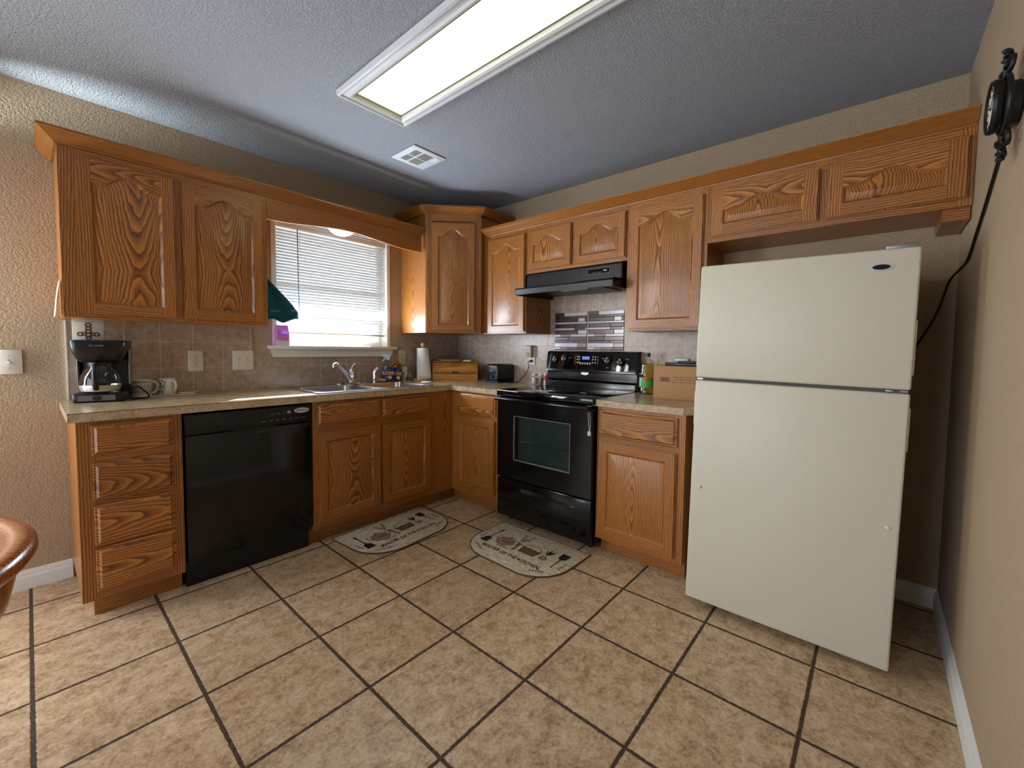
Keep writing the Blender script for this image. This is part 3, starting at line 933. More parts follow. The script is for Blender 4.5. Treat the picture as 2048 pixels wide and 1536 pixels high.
for x, z in ((.095, 1.150), (.180, 1.158), (.555, 1.150), (.655, 1.142)):
    b = MB(); b.lathe([(.030, 0), (.030, .006), (.026, .010), (.023, .026), (.019, .028)], M=MP(x, z, .0025) , n=24)
    b.box(-.0035, .0035, -.022, .022, .026, .032, M=MP(x, z, .0025))
    kn = b.build('knob', BLACKM, t)
    b = MB(); b.box(-.0014, .0014, .010, .021, .0321, .0326, M=MP(x, z, .0025)); b.build('pointer', BADGE, kn)
b = MB(); b.box(-.032, .032, -.012, .012, 0, .0012, M=MP(.365, 1.166, .0026)); b.build('clock_display', DISPLAY, t)
b = MB()
for k in range(5): b.lathe([(.0075, 0), (.0075, .001)], M=MP(.320 + k * .021, 1.125, .0026), n=14)
for x in (.292, .308, .425, .447):
    for z in (1.175, 1.155, 1.132): b.lathe([(.006, 0), (.006, .001)], M=MP(x, z, .0026), n=12)
b.box(-.001, .001, -.034, .034, 0, .001, M=MP(.272, 1.150, .0026)); b.box(-.001, .001, -.034, .034, 0, .001, M=MP(.468, 1.150, .0026))
b.build('keypad', GREYMARK, t)
for x, z in ((.55, 1.100), (.605, 1.098), (.65, 1.093), (.510, 1.165), (.70, 1.165), (.225, 1.165)):
    b = MB(); b.box(-.011, .011, -.0015, .0015, 0, .001, M=MP(x, z, .0026)); b.build('dial_marking', GREYMARK, t)
b = MB(); b.lathe([(.001, 0), (.033, 0), (.033, .002), (.001, .002)], (.352, -.0745, 1.050), 'y', 24, sy=.40); b.build('badge', BADGE, t)
# oven door: frame around the window, so that one can see in
b = MB()
dx0, dx1, dz0, dz1 = .006, W_ - .006, .333, .868
wx0, wx1, wz0, wz1 = .155, .615, .462, .772
for x0, x1, z0, z1 in ((dx0, wx0, dz0, dz1), (wx1, dx1, dz0, dz1), (wx0, wx1, dz0, wz0), (wx0, wx1, wz1, dz1)):
    b.box(x0, x1, -.665, -.628, z0, z1)
dr = b.build('oven_door', BLACK, t, smooth=False)
TRIM = plain('oven_window_trim', srgb(120, 122, 122), .3, metal=.5)
b = MB()
for x0, x1, z0, z1 in ((wx0, wx0 + .008, wz0, wz1), (wx1 - .004, wx1, wz0, wz1), (wx0, wx1, wz0, wz0 + .008), (wx0, wx1, wz1 - .004, wz1)):
    b.box(x0, x1, -.6655, -.640, z0, z1)
b.build('window_trim', TRIM, dr, smooth=False)
b = MB(); b.box(wx0 + .004, wx1 - .004, -.660, -.657, wz0 + .004, wz1 - .004); b.build('oven_window', OVENGLASS, dr, smooth=False)
b = MB(); b.rbox(.012, W_ - .012, -.716, -.690, .872, .895, .010, 3); b.rbox(.015, .05, -.70, -.63, .872, .893, .006); b.rbox(W_ - .05, W_ - .015, -.70, -.63, .872, .893, .006); b.build('oven_handle', BLACK, dr)
# the oven inside
INSIDE = plain('oven_enamel', srgb(92, 106, 104), .35, var=.3)
b = MB(); b.box(.13, .64, -.6265, -.6255, .40, .80); b.build('oven_cavity', INSIDE, t, smooth=False)
b = MB()
b.tube([(.16, -.641, .598), (.62, -.641, .598)], .003, 6)
for k in range(16): b.tube([(.175 + k * .0285, -.641, .598), (.175 + k * .0285, -.6285, .602)], .0018, 5)
b.build('oven_rack', STEEL, t)
# storage drawer with curved grip
b = MB(); b.rbox(.006, W_ - .006, -.662, -.626, .052, .322, .006)
sd = b.build('storage_drawer', BLACK, t)
b = MB()
Lp = []
for i in range(25):
    f_ = i / 24
    x = .10 + .56 * f_
    hgt = .020 * math.sin(PI * f_) ** .7 + .0005
    zc = .262 - .006 * f_
    Lp.append([(x, -.6622, zc + hgt), (x, -.6622 - .020 * math.sin(PI * f_), zc - hgt * .1), (x, -.6622, zc - hgt * .55)])
b.loft(Lp); b.build('drawer_grip', BLACK, sd, ang=50)

t2 = tag(MB().tube([(-.681, -1.904, .860), (-.679, -1.908, .80), (-.678, -1.914, .745)], .0016, 6).tube([(-.681, -1.916, .860), (-.680, -1.922, .80), (-.678, -1.918, .745)], .0016, 6)
         .rbox(-.686, -.672, -1.926, -1.906, .722, .748, .003).build('door_strap', plain('translucent_strap', srgb(190, 196, 200), .3)),
         'small white strap tag hanging at the right side of the oven door', 'strap')

# ------------------------------------------------------------------ range hood
t = east('range_hood', 'black under-cabinet range hood above the stove', 'hood', -1.150, 1.625)
W_ = .790
b = MB()
hb = [(-.01, .17), (-.335, .17), (-.352, .155), (-.352, .062), (-.470, .045), (-.478, .035), (-.470, .0), (-.445, -.006), (-.01, .006)]
sh = [(-.01, .17), (-.335, .17), (-.352, .155), (-.352, .062), (-.470, .045), (-.478, .035), (-.470, .0), (-.455, 0), (-.455, .03), (-.33, .055), (-.33, .15), (-.01, .15)]
b.prism(sh, 'x', .0, W_)
for x0, x1 in ((.0, .012), (W_ - .012, W_)): b.prism(hb, 'x', x0, x1)
b.build('hood_shell', BLACKM, t, ang=25)
b = MB(); b.box(.012, .49, -.45, -.012, .028, .034); b.box(.49, W_ - .012, -.45, -.012, .052, .058)
b.build('inner_pan', BLACKM, t, smooth=False)
b = MB(); b.box(.38, .66, -.40, -.10, .012, .020); b.build('grease_filter', FILTER, t, smooth=False)
b = MB(); b.rbox(.36, .56, -.455, -.385, .004, .026, .006); b.build('lamp_lens', LENSW, t)
b = MB(); b.box(.535, .70, -.3535, -.351, .105, .14); cs = b.build('control_strip', BLACKG, t, smooth=False)
b = MB()
for x0, x1, z0, z1 in ((.535, .70, .139, .1405), (.535, .70, .1045, .106), (.535, .5365, .105, .14), (.6985, .70, .105, .14), (.57, .60, .112, .114), (.61, .64, .112, .114)): b.box(x0, x1, -.3545, -.353, z0, z1)
b.box(.655, .680, -.356, -.353, .118, .127)
b.build('switch_marks', GREYMARK, cs, smooth=False)
for k in (.30, .40, .47):
    b = MB(); b.box(k, k + .008, -.3535, -.351, .10, .145); b.build('vent_rib', BLACKR, t, smooth=False)

# ------------------------------------------------------------------ fridge
t = thing('refrigerator', 'almond top-freezer refrigerator standing against the right wall', 'refrigerator', (-.772, -2.519, 0), math.radians(-88.5))
t.rotation_euler = (0, math.radians(.85), math.radians(-88.5))
W_ = .742
b = MB(); b.rbox(.004, W_ - .004, .075, .70, .035, 1.602, .006); b.build('fridge_body', FRIDGE, t)
b = MB(); b.rbox(0, W_, 0, .066, 1.106, 1.622, .009, 3); fz = b.build('freezer_door', FRIDGE, t)
b = MB(); b.rbox(0, W_, 0, .066, .038, 1.093, .009, 3); fr = b.build('fridge_door', FRIDGE, t)
b = MB(); b.box(.012, W_ - .012, .066, .076, .045, 1.60); b.box(.03, W_ - .03, .012, .07, 1.092, 1.107); b.build('door_gasket', GASKET, t, smooth=False)
b = MB(); b.lathe([(.001, 0), (.038, 0), (.036, .004), (.001, .004)], (.632, -.004, 1.556), 'y', 28, sy=.36); bg_ = b.build('badge', BADGE, fz)
b = MB(); b.lathe([(.001, 0), (.026, 0), (.026, .001), (.001, .001)], (.635, -.0052, 1.556), 'y', 24, sy=.36); b.build('badge_inset', DKMETAL, fz)
for x0, x1 in ((-.004, .010), (W_ - .010, W_ + .004)):
    b = MB(); b.rbox(x0, x1, .012, .055, 1.16, 1.36, .003); b.build('edge_grip', FRIDGE_T, fz)
    b = MB(); b.rbox(x0, x1, .012, .055, .88, 1.04, .003); b.build('edge_grip', FRIDGE_T, fr)
for x, z in ((.042, .588), (.708, .590)):
    b = MB(); b.lathe([(.008, 0), (.008, -.004), (.004, -.0065)], (x, 0, z), 'y', 16); b.build('handle_plug', FRIDGE_T, fr)
b = MB(); b.rbox(W_ - .10, W_ - .01, .02, .11, 1.622, 1.640, .006); b.build('hinge_cover', plain('hinge_steel', srgb(150, 150, 140), .4, metal=.6), t)
b = MB(); b.rbox(W_ - .07, W_ - .006, .012, .06, 1.0945, 1.1045, .002); b.build('middle_hinge', STEEL, t)
b = MB(); b.rbox(.006, .035, .012, .06, 1.0945, 1.1045, .002); b.build('hinge_block', STEEL, t)
b = MB(); b.box(.02, W_ - .02, .08, .11, .006, .05); b.build('kick_grille', BLACKM, t, smooth=False)
for x in (.05, W_ - .05):
    b = MB(); b.lathe([(.02, -.012), (.02, .012)], (x, .14, .020), 'x', 16); b.build('roller', GASKET, t)
    b = MB(); b.lathe([(.02, -.012), (.02, .012)], (x, .62, .020), 'x', 16); b.build('roller', GASKET, t)

# ------------------------------------------------------------------ sink and taps
t = thing('kitchen_sink', 'stainless double-bowl sink set into the worktop under the window', 'sink', (-1.2255, -.3275, ZT))
def ring3(P, z): return [(x, y, z) for x, y in P]
bm = bmesh.new()
outer = rrect(-.45, .45, -.278, .278, .03)
holes = [rrect(-.405, -.025, -.235, .155, .05), rrect(.025, .405, -.235, .155, .05)]
def addloop(P, z):
    vs = [bm.verts.new((x, y, z)) for x, y in P]
    return [bm.edges.new((vs[i], vs[(i + 1) % len(vs)])) for i in range(len(vs))]
ed = addloop(outer, .006)
for h in holes: ed += addloop(h, .006)
bmesh.ops.triangle_fill(bm, use_beauty=True, use_dissolve=False, edges=ed)
b = MB(); b.addbm(bm)
b.loft([ring3(outer, .006), ring3(rrect(-.455, .455, -.283, .283, .033), .0005)], False, False)
b.build('sink_rim', STEEL, t)
for nm, (x0, x1) in (('left', (-.405, -.025)), ('right', (.025, .405))):
    b = MB()
    b.loft([ring3(rrect(x0, x1, -.235, .155, .05), .006), ring3(rrect(x0 + .005, x1 - .005, -.230, .150, .048), .0), ring3(rrect(x0 + .015, x1 - .015, -.22, .14, .045), -.14), ring3(rrect(x0 + .045, x1 - .045, -.19, .11, .04), -.165)], False, True)
    bw = b.build('bowl', STEEL, t, ang=60)
    b = MB(); b.lathe([(.001, -.164), (.04, -.164), (.042, -.162), (.03, -.1635)], ((x0 + x1) / 2, -.04, 0), n=24); b.build('drain', CHROME, bw)

t = thing('kitchen_faucet', 'chrome single-handle faucet at the middle of the sink', 'faucet', (-1.195, -.105, ZT + .0055))
b = MB()
b.loft([ring3(rrect(-.125, .125, -.028, .028, .027), 0), ring3(rrect(-.122, .122, -.026, .026, .025), .010), ring3(rrect(-.112, .112, -.018, .018, .017), .014)])
b.build('deck_plate', CHROME, t)
b = MB(); b.lathe([(.026, .012), (.024, .02), (.0215, .03), (.0215, .085), (.023, .088), (.021, .105), (.012, .114)], n=24); b.build('faucet_body', CHROME, t)
b = MB(); b.tube([(-.004, -.002, .03), (-.035, -.014, .065), (-.098, -.036, .125), (-.132, -.048, .150), (-.152, -.054, .157), (-.166, -.058, .150), (-.168, -.059, .132)], [.017, .016, .0145, .015, .016, .0165, .014], 14); b.build('spout', CHROME, t)
b = MB(); b.tube([(0, 0, .10), (.01, .010, .125), (.026, .018, .142), (.045, .024, .153)], [.011, .009, .0075, .008], 12); b.build('lever_handle', CHROME, t)

t = thing('side_sprayer', 'chrome side sprayer standing at the right of the faucet', 'sprayer', (-1.000, -.105, ZT + .0055))
b = MB(); b.lathe([(.024, 0), (.022, .006), (.014, .018), (.013, .04)], n=20); b.build('sprayer_base', CHROME, t)
b = MB(); b.tube([(0, 0, .035), (0, 0, .08), (.004, -.002, .098), (.016, -.008, .112), (.028, -.014, .112)], [.012, .013, .0135, .0145, .012], 14); b.build('sprayer_head', CHROME, t)

# ------------------------------------------------------------------ things along the sink
def soap(name, label, loc, mt, rz=0, s_=1.0, h=.022):
    o = MB().sphere((0, 0, h / 2), .5, 24, sx=.085 * s_, sy=.055 * s_, sz=h).build(name, mt)
    o.location = loc; o.rotation_euler = (0, 0, rz)
    return tag(o, label, 'soap')
soap('soap_bar', 'small pinkish soap bar between the sprayer and the spray bottle', (-.915, -.085, ZT + .006), SOAPPINK, -.7, .85, .026)
soap('soap_bar', 'white soap bar on the worktop right of the sink, in front of the paper towels', (-.690, -.385, ZT), SOAPW, -.7, 1.05, .018)

FACE = math.radians(-42)       # things at the corner are turned towards the room
t = thing('spray_bottle', 'clear trigger spray bottle with a blue AJAX label by the sink', 'bottle', (-.838, -.052, ZT), FACE + .15)
def oval(rx, ry, z, n=28): return [(rx * math.cos(2 * PI * i / n), ry * math.sin(2 * PI * i / n), z) for i in range(n)]
b = MB(); b.loft([oval(.046, .030, 0), oval(.049, .032, .008), oval(.051, .033, .06), oval(.048, .032, .10), oval(.038, .029, .14), oval(.030, .026, .165), oval(.014, .014, .185), oval(.013, .013, .195)])
b.build('bottle_body', CLEARPL, t)
b = MB(); b.loft([oval(.043, .028, .002), oval(.046, .029, .010), oval(.047, .030, .035)]); b.build('liquid', AMBER, t)
def label_band(rx, ry, z0, z1, a0, a1, off=.0006, prof=None, n=16):
    P = []
    V = []
    for k in range(7):
        z = z0 + (z1 - z0) * k / 6
        sx = prof(k / 6) if prof else 1.0
        V += [((rx + off) * math.sin(a0 + (a1 - a0) * i / n) * 1.0 * sx, -(ry + off) * math.cos(a0 + (a1 - a0) * i / n) * sx, z) for i in range(n + 1)]
    F = []
    for k in range(6):
        for i in range(n):
            F.append((k * (n + 1) + i, k * (n + 1) + i + 1, (k + 1) * (n + 1) + i + 1, (k + 1) * (n + 1) + i))
    return V, F
def ajax_label(parent, rx, ry, z0, z1, taper):
    V, F = label_band(rx, ry, z0, z1, -1.25, 1.25, .001, taper)
    b = MB(); b.add(V, F); lb = b.build('label', BLUELAB, parent)
    h = z1 - z0
    V, F = label_band(rx, ry, z0 + h * .38, z0 + h * .66, -1.05, 1.05, .0016, None)
    b = MB(); b.add(V, F); b.build('label_stripe', PAPER, lb)
    b = MB(); b.text('AJAX', h * .40, Matrix.Translation((0, -ry - .0035, z0 + h * .52)) @ Matrix.Rotation(.10, 4, 'Y') @ Matrix.Rotation(PI / 2, 4, 'X'), xscale=.80 * rx / .05, bold=.0006)
    b.build('lettering', REDINK, lb)
    b = MB(); b.text('ULTRA', h * .10, Matrix.Translation((0, -ry - .0030, z0 + h * .80)) @ Matrix.Rotation(PI / 2, 4, 'X')); b.build('small_lettering', PAPER, lb)
    b = MB(); b.lathe([(.001, -.0042), (h * .15, -.0042), (h * .15, -.003), (.001, -.003)], (rx * .34, -ry + .001, z0 + h * .17), 'y', 20); b.build('lemon_print', YELL, lb)
    b = MB(); b.prism([(-rx * .7, z0 + h * .10), (rx * .1, z0 + h * .12), (rx * .5, z0 + h * .34), (-rx * .4, z0 + h * .24)], 'y', -ry - .0022, -ry - .0006); b.build('splash_print', LTBLUE, lb)
ajax_label(t, .051, .033, .022, .125, lambda f: 1.0 - .20 * max(0, f - .55) / .45)
b = MB(); b.lathe([(.016, .188), (.016, .205), (.012, .212)], n=18); b.rbox(-.044, .022, -.011, .011, .209, .233, .006); b.rbox(-.052, -.040, -.006, .006, .214, .228, .003); tr_ = b.build('trigger_head', plain('pale_blue_plastic', srgb(206, 226, 236), .35), t)
b = MB(); b.tube([(-.022, 0, .208), (-.030, 0, .190), (-.044, 0, .172)], [.006, .0055, .005], 10); b.build('trigger', plain('white_trigger', srgb(222, 234, 240), .35), tr_)

t = thing('dish_soap_bottle', 'amber dish soap bottle with a blue AJAX label right of the spray bottle', 'bottle', (-.748, -.052, ZT), FACE + .1)
b = MB(); b.loft([oval(.030, .022, 0), oval(.033, .024, .008), oval(.034, .025, .07), oval(.036, .026, .12), oval(.033, .025, .145), oval(.018, .017, .165), oval(.012, .012, .170)])
b.build('bottle_body', AMBER, t)
ajax_label(t, .034, .025, .014, .115, lambda f: 1.0)
b = MB(); b.lathe([(.013, .168), (.013, .185), (.008, .188), (.007, .202), (.005, .204)], n=16); b.build('cap', CLEARPL, t)

t = thing('lotion_bottle', 'cream upside-down squeeze bottle between the dish soap and the pump bottle', 'bottle', (-.676, -.050, ZT), FACE)
b = MB(); b.loft([oval(.016, .014, .028), oval(.025, .018, .036), oval(.028, .019, .075), oval(.026, .016, .112), oval(.022, .008, .124)]); b.build('bottle_body', IVORY, t)
b = MB(); b.lathe([(.017, 0), (.017, .030)], n=20); b.build('cap', plain('cream_cap', srgb(190, 178, 150), .4), t)
b = MB(); b.lathe([(.001, -.0205), (.007, -.0205), (.007, -.0195), (.001, -.0195)], (0, 0, .072), 'y', 14); b.build('print', MATBROWN, t)

t = thing('pump_bottle', 'clear slim bottle beside the cream squeeze bottle, below the outlet', 'bottle', (-.615, -.058, ZT), FACE)
b = MB(); b.lathe([(.024, 0), (.025, .005), (.025, .075), (.020, .092), (.013, .104), (.013, .118), (.009, .132)], n=22); b.build('bottle_body', CLEARPL, t)
b = MB(); b.lathe([(.021, .003), (.021, .055)], n=20); b.build('liquid', CLEAR, t)

t = thing('paper_towel_holder', 'round wooden paper towel stand with a ball finial left of the bread box', 'paper towel holder', (-.525, -.118, ZT))
b = MB(); b.lathe([(.078, 0), (.082, .004), (.082, .012), (.078, .016)], n=36); b.build('base', BEECH, t)
b = MB(); b.lathe([(.010, .015), (.010, .300)], n=14); b.build('rod', BEECH, t)
b = MB(); b.sphere((0, 0, .317), .022); b.build('finial', BEECH, t)
t = thing('paper_towel_roll', 'white paper towel roll with a loose flap, on its wooden stand', 'paper towel', (-.525, -.118, ZT + .0165), FACE)
b = MB(); b.lathe([(.018, 0), (.054, 0), (.054, .272), (.018, .272), (.018, 0)], n=36, cap=False); b.build('roll', PAPER, t)
V = []; F = []
for j in range(9):
    f_ = j / 8
    for i in range(13):
        g_ = i / 12
        a = -.5 + 1.6 * g_
        wid = (.055 + (.030 * g_ ** 2) * (1 - f_) ** .8)
        x = .055 * math.sin(a) + g_ ** 2 * .030 * (1 - f_)
        y = -.0555 * math.cos(a) - .006 * g_ * (1 - f_)
        V.append((x, y, .003 + .268 * f_))
for j in range(8):
    for i in range(12): F.append((j * 13 + i, j * 13 + i + 1, (j + 1) * 13 + i + 1, (j + 1) * 13 + i))
b = MB(); b.add(V, F); fl = b.build('loose_sheet', PAPER, t)
md = fl.modifiers.new('thickness', 'SOLIDIFY'); md.thickness = .0008

t = thing('bread_box', 'light wooden roll-top bread box standing across the corner', 'bread box', (-.318, -.3155, ZT), math.radians(-40.8))
t.scale = (1, 1, 1.31)
W_ = .402
def bbp(s_=1.0):
    P = [(.105, 0), (-.0, 0), (-.0, .060)]
    for i in range(9):
        a = PI / 2 * i / 8
        P.append((.075 - .075 * math.cos(a), .060 + .070 * math.sin(a)))
    return P + [(.105, .130)]
b = MB()
for x0, x1 in ((-W_ / 2, -W_ / 2 + .012), (W_ / 2 - .012, W_ / 2)): b.prism(bbp(), 'x', x0, x1, grain='z')
b.box(-W_ / 2 + .012, W_ / 2 - .012, .004, .105, 0, .008, grain='x'); b.box(-W_ / 2 + .012, W_ / 2 - .012, .097, .105, 0, .130, grain='x'); b.box(-W_ / 2 + .012, W_ / 2 - .012, .06, .105, .122, .130, grain='x')
b.box(-W_ / 2 + .012, W_ / 2 - .012, .002, .012, .004, .048, grain='x')
b.build('box_body', BAMBOO, t, smooth=False)
b = MB()
pts = [(.004, .052), (.004, .064)]
for i in range(1, 9):
    a = PI / 2 * i / 8
    pts.append((.077 - .073 * math.cos(a), .064 + .064 * math.sin(a)))
for i in range(len(pts) - 1):
    p, r_ = Vector(pts[i]), Vector(pts[i + 1])
    d_ = (r_ - p); n_ = Vector((-d_.y, d_.x)).normalized() * .005
    e_ = d_.normalized() * .0008
    b.prism([tuple(p + e_), tuple(r_ - e_), tuple(r_ - e_ - n_ * .6), tuple(p + e_ - n_ * .6)], 'x', -W_ / 2 + .013, W_ / 2 - .013, grain='x')
b.build('roll_door', BAMBOO, t, smooth=False)
b = MB(); b.rbox(-.03, .03, -.010, .006, .052, .060, .003); b.build('pull', plain('dark_brass_pull', srgb(84, 52, 22), .4, metal=.4), t)
t = thing('dinner_plate', 'cream plate lying on top of the bread box', 'plate', (-.335, -.2615, ZT + .1710))
b = MB(); b.lathe([(.045, 0), (.070, .003), (.108, .016), (.110, .018), (.106, .018), (.070, .006), (.001, .005)], n=40, cap=False); b.build('plate_dish', plain('cream_plate', srgb(190, 178, 160), .3), t)
o = MB().rbox(-.035, .035, -.025, .025, 0, .009, .002).rbox(-.033, .032, -.022, .024, .009, .014, .002).build('folded_napkin', PAPER)
o.location = (-.218, -.360, ZT + .1710); o.rotation_euler = (0, 0, -.6)
tag(o, 'small folded white napkin on the right end of the bread box', 'napkin')

# toaster, cord and outlet
t = thing('toaster', 'black two-slot toaster on the worktop left of the stove', 'toaster', (-.132, -.688, ZT), math.radians(2))
t.scale = (.80, .86, .92)
b = MB(); b.rbox(-.135, .135, -.085, .075, .012, .172, .022, 3); b.build('toaster_body', BLACKM, t)
b = MB()
for y in (-.045, .012): b.box(-.10, .10, y, y + .03, .1715, .1728)
b.build('bread_slots', SLOT, t, smooth=False)
b = MB(); b.rbox(-.138, .138, -.088, .078, 0, .016, .004); b.build('base_skirt', BLACKR, t)
b = MB(); b.rbox(-.150, -.132, -.045, .035, .10, .112, .004); b.build('lever', plain('lever_plastic', srgb(40, 46, 60), .25), t)
b = MB(); b.tube([(-.1365, -.045 + .09 * i / 10, .13 + .028 * math.sin(PI * i / 10)) for i in range(11)], .0035, 8); b.build('end_trim', CHROME, t)
b = MB(); b.lathe([(.016, -.150), (.018, -.134)], (0, -.005, .055), 'x', 18); b.build('browning_knob', plain('knob_grey', srgb(50, 54, 66), .25), t)
b = MB(); b.tube([(-.132, .074, .05), (-.165, .078, .055), (-.168, .078, .09), (-.135, .074, .10)], .004, 8); b.build('side_handle', BLACKR, t)
pth = [(-.05, -.775, ZT + .004), (-.09, -.80, ZT + .004), (-.15, -.805, ZT + .004), (-.165, -.835, ZT + .004), (-.12, -.86, ZT + .006), (-.075, -.87, ZT + .022), (-.044, -.90, ZT + .07), (-.036, -.935, ZT + .13), (-.036, -.93, ZT + .17), (-.036, -.938, ZT + .188), (-.03, -.95, ZT + .19)]
def smooth_path(P, n=6):
    P = [Vector(p) for p in P]; out = []
    for i in range(len(P) - 1):
        p0, p1, p2, p3 = P[max(0, i - 1)], P[i], P[i + 1], P[min(len(P) - 1, i + 2)]
        for k in range(n):
            t_ = k / n
            out.append(.5 * ((2 * p1) + (-p0 + p2) * t_ + (2 * p0 - 5 * p1 + 4 * p2 - p3) * t_ ** 2 + (-p0 + 3 * p1 - 3 * p2 + p3) * t_ ** 3))
    out.append(P[-1])
    return [tuple(p) for p in out]
t = thing('power_cord', 'black toaster cord running from the worktop up to the outlet', 'cord', (-.10, -.872, ZT))
b = MB(); b.tube([(p[0] + .10, p[1] + .872, p[2] - ZT) for p in smooth_path(pth)], .0032, 8); b.build('cable', BLACKR, t)
b = MB(); b.rbox(.066, .084, -.092, -.066, .178, .200, .005); b.build('plug', BLACKR, t)

def outlet(parent_name, label, loc, rz, w_=.072, h_=.118, mt=None, kind_='outlet', gangs=1):
    mt = mt or PLATE
    t = thing(parent_name, label, kind_.replace('_', ' '), loc, rz)
    b = MB(); b.rbox(-w_ / 2, w_ / 2, -.007, 0, -h_ / 2, h_ / 2, .0025); b.build('cover_plate', mt, t)
    if kind_ == 'outlet':
        for z in (.021, -.021):
            b = MB(); b.loft([[(x, y, zz) for x, zz in [(.0165 * math.cos(a) , z + .0145 * math.sin(a)) for a in [2 * PI * i / 24 for i in range(24)]]] for y in (-.007, -.0085)]); rc = b.build('receptacle', mt, t)
            b = MB(); b.box(-.008, -.0055, -.0090, -.008, z - .001, z + .007); b.box(.0055, .008, -.0090, -.008, z, z + .007); b.lathe([(.0025, -.0090), (.0025, -.008)], (0, 0, z - .007), 'y', 10)
            b.box(-.018, .018, -.0073, -.0071, z + .0150, z + .0156); b.box(-.018, .018, -.0073, -.0071, z - .0156, z - .0150)
            b.build('slots', SLOT, rc, smooth=False)
        b = MB(); b.lathe([(.003, -.0085), (.003, -.007)], (0, 0, 0), 'y', 10); b.build('screw', BADGE, t)
    else:
        for g in range(gangs):
            x = (g - (gangs - 1) / 2) * .046
            b = MB(); b.box(x - .005, x + .005, -.0074, -.0069, -.012, .012); b.build('toggle_slot', GREYMARK, t, smooth=False)
            b = MB(); b.add([(x - .004, -.007, -.006), (x + .004, -.007, -.006), (x + .004, -.007, .006), (x - .004, -.007, .006), (x - .0035, -.020, -.011), (x + .0035, -.020, -.011), (x + .0035, -.018, -.004), (x - .0035, -.018, -.004)], [(0, 1, 5, 4), (1, 2, 6, 5), (2, 3, 7, 6), (3, 0, 4, 7), (4, 5, 6, 7), (0, 3, 2, 1)]); b.build('toggle', mt, t)
            for z in (-.03, .03):
                b = MB(); b.lathe([(.0032, -.0085), (.0032, -.007)], (x, 0, z), 'y', 10); b.build('screw', BADGE, t)
    return t
outlet('outlet', 'white duplex outlet on the tile right of the mugs', (-2.158, -.009, 1.133), 0, .075, .126)
outlet('outlet', 'ivory duplex outlet below the right end of the window sill', (-.671, -.009, 1.143), 0, .074, .122, IVORY)
outlet('light_switch', 'white double switch plate on the tile left of the sink', (-1.903, -.009, 1.134), 0, .122, .127, None, 'light_switch', 2)
outlet('light_switch', 'single switch plate on the painted wall left of the coffee maker', (-2.895, -.001, 1.139), 0, .085, .118, None, 'light_switch', 1)
outlet('outlet', 'white duplex outlet on the tile left of the stove', (-.009, -.948, 1.170), RQ, .074, .158)
t = thing('plug_in_night_light', 'grey plug-in night light in the upper socket left of the stove', 'night light', (-.018, -.944, 1.20), RQ)
b = MB(); b.rbox(-.030, .030, -.040, 0, -.040, .060, .008, 3); b.build('housing', plain('beige_plastic', srgb(176, 160, 138), .4), t)
b = MB(); b.lathe([(.010, -.042), (.010, -.039)], (0, 0, -.012), 'y', 14); b.build('dial', plain('tan_dial', srgb(120, 96, 74), .4), t)

def jar(loc, label, fill, name='spice_jar'):
    t = thing(name, label, 'jar', loc)
    b = MB(); b.lathe([(.022, 0), (.026, .004), (.027, .05), (.025, .062), (.021, .068), (.021, .074)], n=22, cap=False); b.build('glass_body', CLEAR, t)
    b = MB(); b.lathe([(.021, .003), (.0245, .006), (.0245, .052)], n=20); b.build('contents', fill, t)
    b = MB(); b.lathe([(.023, .072), (.024, .074), (.024, .086), (.022, .089)], n=22); b.build('lid', plain('jar_lid', srgb(196, 190, 176), .4, metal=.2), t)
jar((-.070, -1.028, ZT), 'small glass jar of white salt left of the dark jar, beside the stove', SALT)
jar((-.052, -1.083, ZT), 'small glass jar of dark pepper right of the salt jar, beside the stove', PEPPER)
t = thing('seasoning_shaker', 'slim red and white seasoning shaker squeezed against the stove', 'shaker', (-.050, -1.128, ZT))
b = MB(); b.lathe([(.017, 0), (.018, .003), (.018, .085)], n=20); b.build('can', plain('shaker_white', srgb(206, 196, 186), .4), t)
b = MB(); b.lathe([(.0186, .035), (.0186, .075)], n=20, cap=False); b.build('label', plain('shaker_red', srgb(176, 66, 50), .4), t)
b = MB(); b.lathe([(.0185, .085), (.0185, .094), (.016, .096)], n=20); b.build('lid', PLATE, t)

# peel-and-stick mosaic panels behind the stove
def mosaic(y0, label, seed):
    rnd = random.Random(seed)
    t = thing('mosaic_panel', label, 'tile panel', (-.0085, y0, 1.372), RQ, 'mosaic panels behind the stove')
    W2, H2 = .300, .298
    b = MB(); b.box(0, W2, -.0015, 0, -H2 / 2, H2 / 2); b.build('backing', MOS[4], t, smooth=False)
    rows = [.030, .016, .030, .016, .030, .018, .032, .020, .030, .018, .034, .018]
    b = MB()
    z = H2 / 2
    for ri, h in enumerate(rows):
        cut = [0]
        while cut[-1] < W2 - .02:
            cut.append(min(W2, cut[-1] + rnd.choice([.06, .09, .14, .19, .22])))
        if W2 - cut[-1] > 0: cut.append(W2)
        for i in range(len(cut) - 1):
            mi = rnd.choice([0, 0, 1, 2, 2, 3])
            if cut[i + 1] - cut[i] > .006:
                x0, x1, z0, z1 = cut[i] + .001, cut[i + 1] - .001, z - h + .001, z - .001
                e_ = .0022
                b.loft([[(x0, -.0014, z0), (x1, -.0014, z0), (x1, -.0014, z1), (x0, -.0014, z1)], [(x0 + e_, -.0044, z0 + e_), (x1 - e_, -.0044, z0 + e_), (x1 - e_, -.0044, z1 - e_), (x0 + e_, -.0044, z1 - e_)]], mi=mi)
        z -= h
        if z < -H2 / 2 + .005: break
    b.build('mosaic_strips', MOS[:4], t, smooth=False)
